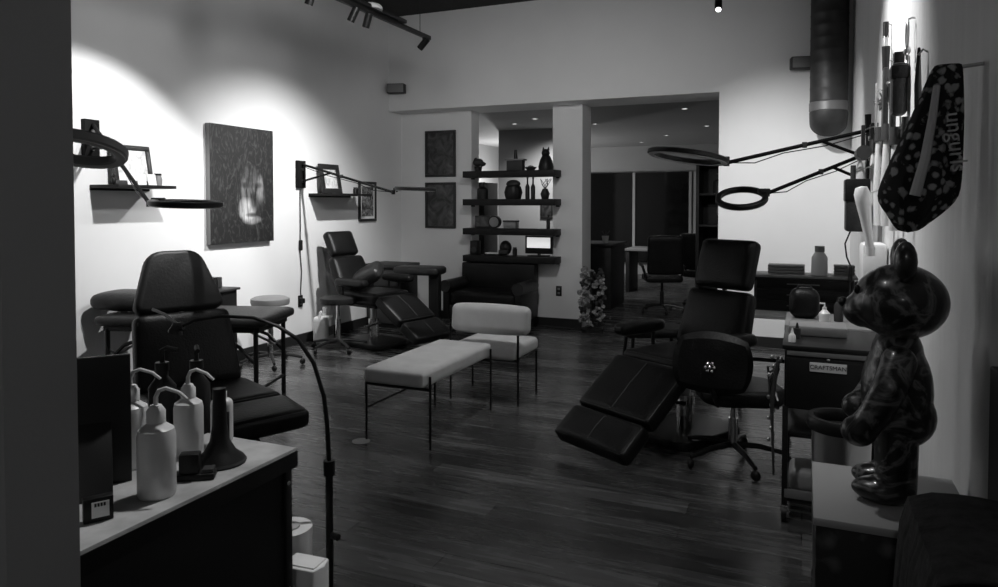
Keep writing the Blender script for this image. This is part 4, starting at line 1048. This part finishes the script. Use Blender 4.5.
t = thing('spatula', 'slim pale pointed palette tool hanging left of the black holster', 'tool', (.365, 4.62, 1.84))
B().prism([(-.02, 0), (.02, 0), (.012, .22), (0, .30), (-.012, .22)], .012, (0, 0, 0), rot(90, 0, 90), .003).build('blade', 'blade', t)
B().cyl((0, 0, -.1), (0, 0, .01), .013).build('handle', 'blackplastic', t)
B().tube([(0, 0, .24), (.018, 0, .26), (.035, 0, .25)], .004, 6).build('hanging_loop', 'steel', t)
t = thing('scissor_shelf', 'small grey bracket shelf with hanging hooks at the far end of the rack', 'shelf', (XR, 5.0, 1.55))
B().b2(-.15, 0, -.07, .07, 0, .02, .003).build('board', 'grey_mid', t)
B().b2(-.02, 0, -.06, .06, -.1, 0, .003).build('back_plate', 'grey_mid', t)
t = thing('white_cone', 'white cone shaped cup standing on the small bracket shelf', 'cup', (XR - .09, 5.0, 1.5705))
B().lathe([(.001, 0), (.035, 0), (.03, .06), (.012, .14), (.001, .145)], n=18).build('body', 'whitematte', t)
B().cyl((0, 0, .143), (0, 0, .16), .008).build('tip', 'bone', t)
for i, y in enumerate((4.95, 5.05)):
    t = thing('scissors', 'pair of steel scissors hanging under the bracket shelf, %s' % ('nearer one', 'farther one')[i], 'scissors', (XR - .12, y, 1.5495), 0, 'scissors under the bracket shelf')
    B().tube([(0, 0, 0), (.004, .004, -.08), (.0, 0, -.12)], .004, 6).build('blades', 'steel', t)
    B().tube([(0, .012 * math.cos(k * .6), -.13 + .012 * math.sin(k * .6)) for k in range(11)], .003, 6).build('grip', 'blackplastic', t)
hang('clipper_pouch', 'dark clipper pouch hanging under the rack left of the white club', 'pouch', (.27, 4.60, 1.29), [
    (B().b2(-.06, .06, -.09, .09, 0, .2, .015), 'pouch', 'leather2'), (B().b2(-.065, .065, -.095, .095, .17, .3, .01), 'upper_flap', 'leather'), (B().cyl((-.02, 0, .29), (-.02, 0, .38), .014), 'clipper', 'darkgrey')])
hang('rolled_tool', 'dark rolled tool case above the clipper pouch', 'tool case', (.30, 4.62, 1.70), [
    (B().cyl((0, -.1, .04), (0, .1, .04), .04), 'roll', 'darkgrey'), (B().b2(-.01, .01, -.02, .02, .0, .2, .003), 'strap', 'blackplastic')])
hang('paper_dispenser', 'white paper towel dispenser low on the right wall behind the statue', 'dispenser', (.335, 4.3, 1.0), [
    (B().b2(-.06, .06, -.11, .11, 0, .24, .02), 'case', 'whitematte'), (B().b2(-.045, .045, -.09, .09, -.025, .002, .003), 'paper', 'paper')])
t = thing('extension_lead', 'thin black looping cord with an inline switch on the right wall', 'cord', (.25, 4.75, .83))
B().tube([(.05, .0, .5), (.0, 0, .46), (-.03, 0, .38), (-.02, 0, .3), (.0, 0, .25), (.0, 0, .15), (-.005, 0, .05), (.01, 0, 0)], .005, 6).build('wire', 'blackplastic', t)
B().cushion((0, 0, .2), (.026, .026, .1), I3, .012, 0, 4).build('switch', 'blackplastic', t)

# patterned cotton bag, face towards the room
t = thing('patterned_bag', 'black patterned cotton bag hanging by its corner on the right wall', 'bag', (.30, 2.1, 0))
b = B()
# z, left x, right x (local to .30), thickness
rows = [(1.80, .0, .052, .02), (1.795, -.01, .056, .03), (1.74, -.03, .058, .045), (1.67, -.055, .06, .055), (1.60, -.085, .06, .065), (1.53, -.112, .06, .07), (1.485, -.128, .058, .07), (1.455, -.13, .05, .06), (1.42, -.105, .015, .05), (1.40, -.095, -.01, .04), (1.375, -.08, -.035, .02)]
rg = []
for (z, x0, x1, th) in rows:
    r_ = []
    N_ = 36
    for k in range(N_):
        a = 2 * math.pi * k / N_
        u = math.cos(a)
        x = (x0 + x1) / 2 + (x1 - x0) / 2 * u
        fold = .012 * math.sin(u * 7 + z * 6) + .006 * math.sin(u * 15 - z * 9)
        y = math.sin(a) * th * .5 + fold * min(1, (1.82 - z) * 6)
        r_.append(b.bm.verts.new((x, y, z)))
    rg.append(r_)
for a_, b_ in zip(rg, rg[1:]):
    for k in range(N_): b.bm.faces.new((a_[k], a_[(k + 1) % N_], b_[(k + 1) % N_], b_[k]))
b.bm.faces.new(rg[0][::-1]); b.bm.faces.new(rg[-1])
bo = b.build('bag_body', 'paisley', t)
sb = bo.modifiers.new('s', 'SUBSURF'); sb.levels = 1; sb.render_levels = 1
text_mesh('bag_text', 'ungurls', .05, 'text_pale', bo, (.035, -.052, 1.60), rot(90, 84, 0), .009)
B().tube([(-.005, -.04, 1.74), (-.015, -.055, 1.66), (-.03, -.06, 1.56), (-.05, -.055, 1.47)], .008, 8, .013).build('pale_cord', 'text_pale', bo)
B().cyl((.045, 0, 1.79), (.1, 0, 1.795), .005).build('hanging_peg', 'steel', t)

# ------------------------------------------------------------------ lights
W = bpy.data.worlds.new('world'); SC.world = W; W.use_nodes = True
W.node_tree.nodes['Background'].inputs[0].default_value = (1, 1, 1, 1)
W.node_tree.nodes['Background'].inputs[1].default_value = .035

def spot(loc, target, power, half, blend, rad=.03):
    l = bpy.data.lights.new('spot_lamp', 'SPOT'); l.energy = power; l.spot_size = R(half * 2); l.spot_blend = blend; l.shadow_soft_size = rad
    o = bpy.data.objects.new('spot_lamp', l); COL.objects.link(o); o.location = loc
    o.rotation_euler = (Vector(target) - Vector(loc)).to_track_quat('-Z', 'Y').to_euler(); return o
spot((-3.11, 3.50, 2.79), (XL, 3.50, 1.05), 150, 40, .3)
spot((-3.11, 5.46, 2.79), (XL, 5.50, .8), 250, 50, 1.0)
spot((-.68, 5.4, 3.1), (-.05, YB, .9), 190, 38, 1.0)
spot((-.7, 3.9, 3.2), (XR, 4.0, 1.9), 210, 40, 1.0)
spot((-2.0, 5.0, 2.8), (-2.2, YB, 1.2), 55, 70, 1.0, .1)  # added wide fill, no fixture: ambient light for the back wall
spot((-2.2, 3.6, 2.8), (XL, 4.8, 2.2), 48, 72, 1.0, .1)  # added wide fill, no fixture: ambient light for the upper left wall
spot((-1.7, 4.3, 3.2), (-2.1, 4.3, 0), 80, 28, 1.0, .06)  # unseen overhead fill added to brighten the white bench and chair
spot((-.9, 2.0, 3.2), (-.3, 2.9, .2), 70, 30, 1.0, .06)  # unseen fill added to lift the lower right floor, cart and bear
spot((-.95, 1.9, 3.2), (-1.25, 1.1, .9), 95, 30, 1.0, .05)  # unseen fill added to brighten the left counter and its bottles
spot((-3.1, 9.7, 2.55), (-3.5, 10.6, 1.2), 150, 50, .8)
spot((-2.0, 10.8, 2.55), (-2.0, 11.2, 0), 12, 70, .9)
def fill_light(loc, power):
    l = bpy.data.lights.new('fill_light', 'POINT'); l.energy = power; l.shadow_soft_size = .08
    o = bpy.data.objects.new('fill_light', l); COL.objects.link(o); o.location = loc
fill_light((-5.2, 12.6, 1.5), 70)  # hidden point fill added to lift the ceiling beyond, no lamp modelled
fill_light((.1, -.9, 2.5), 9)  # point fill added behind the camera to lighten the left post

vs = SC.view_settings
SC.display_settings.display_device = 'sRGB'
vs.view_transform = 'Standard'; vs.look = 'None'; vs.exposure = 0.22; vs.gamma = 1.0; vs.use_curve_mapping = False
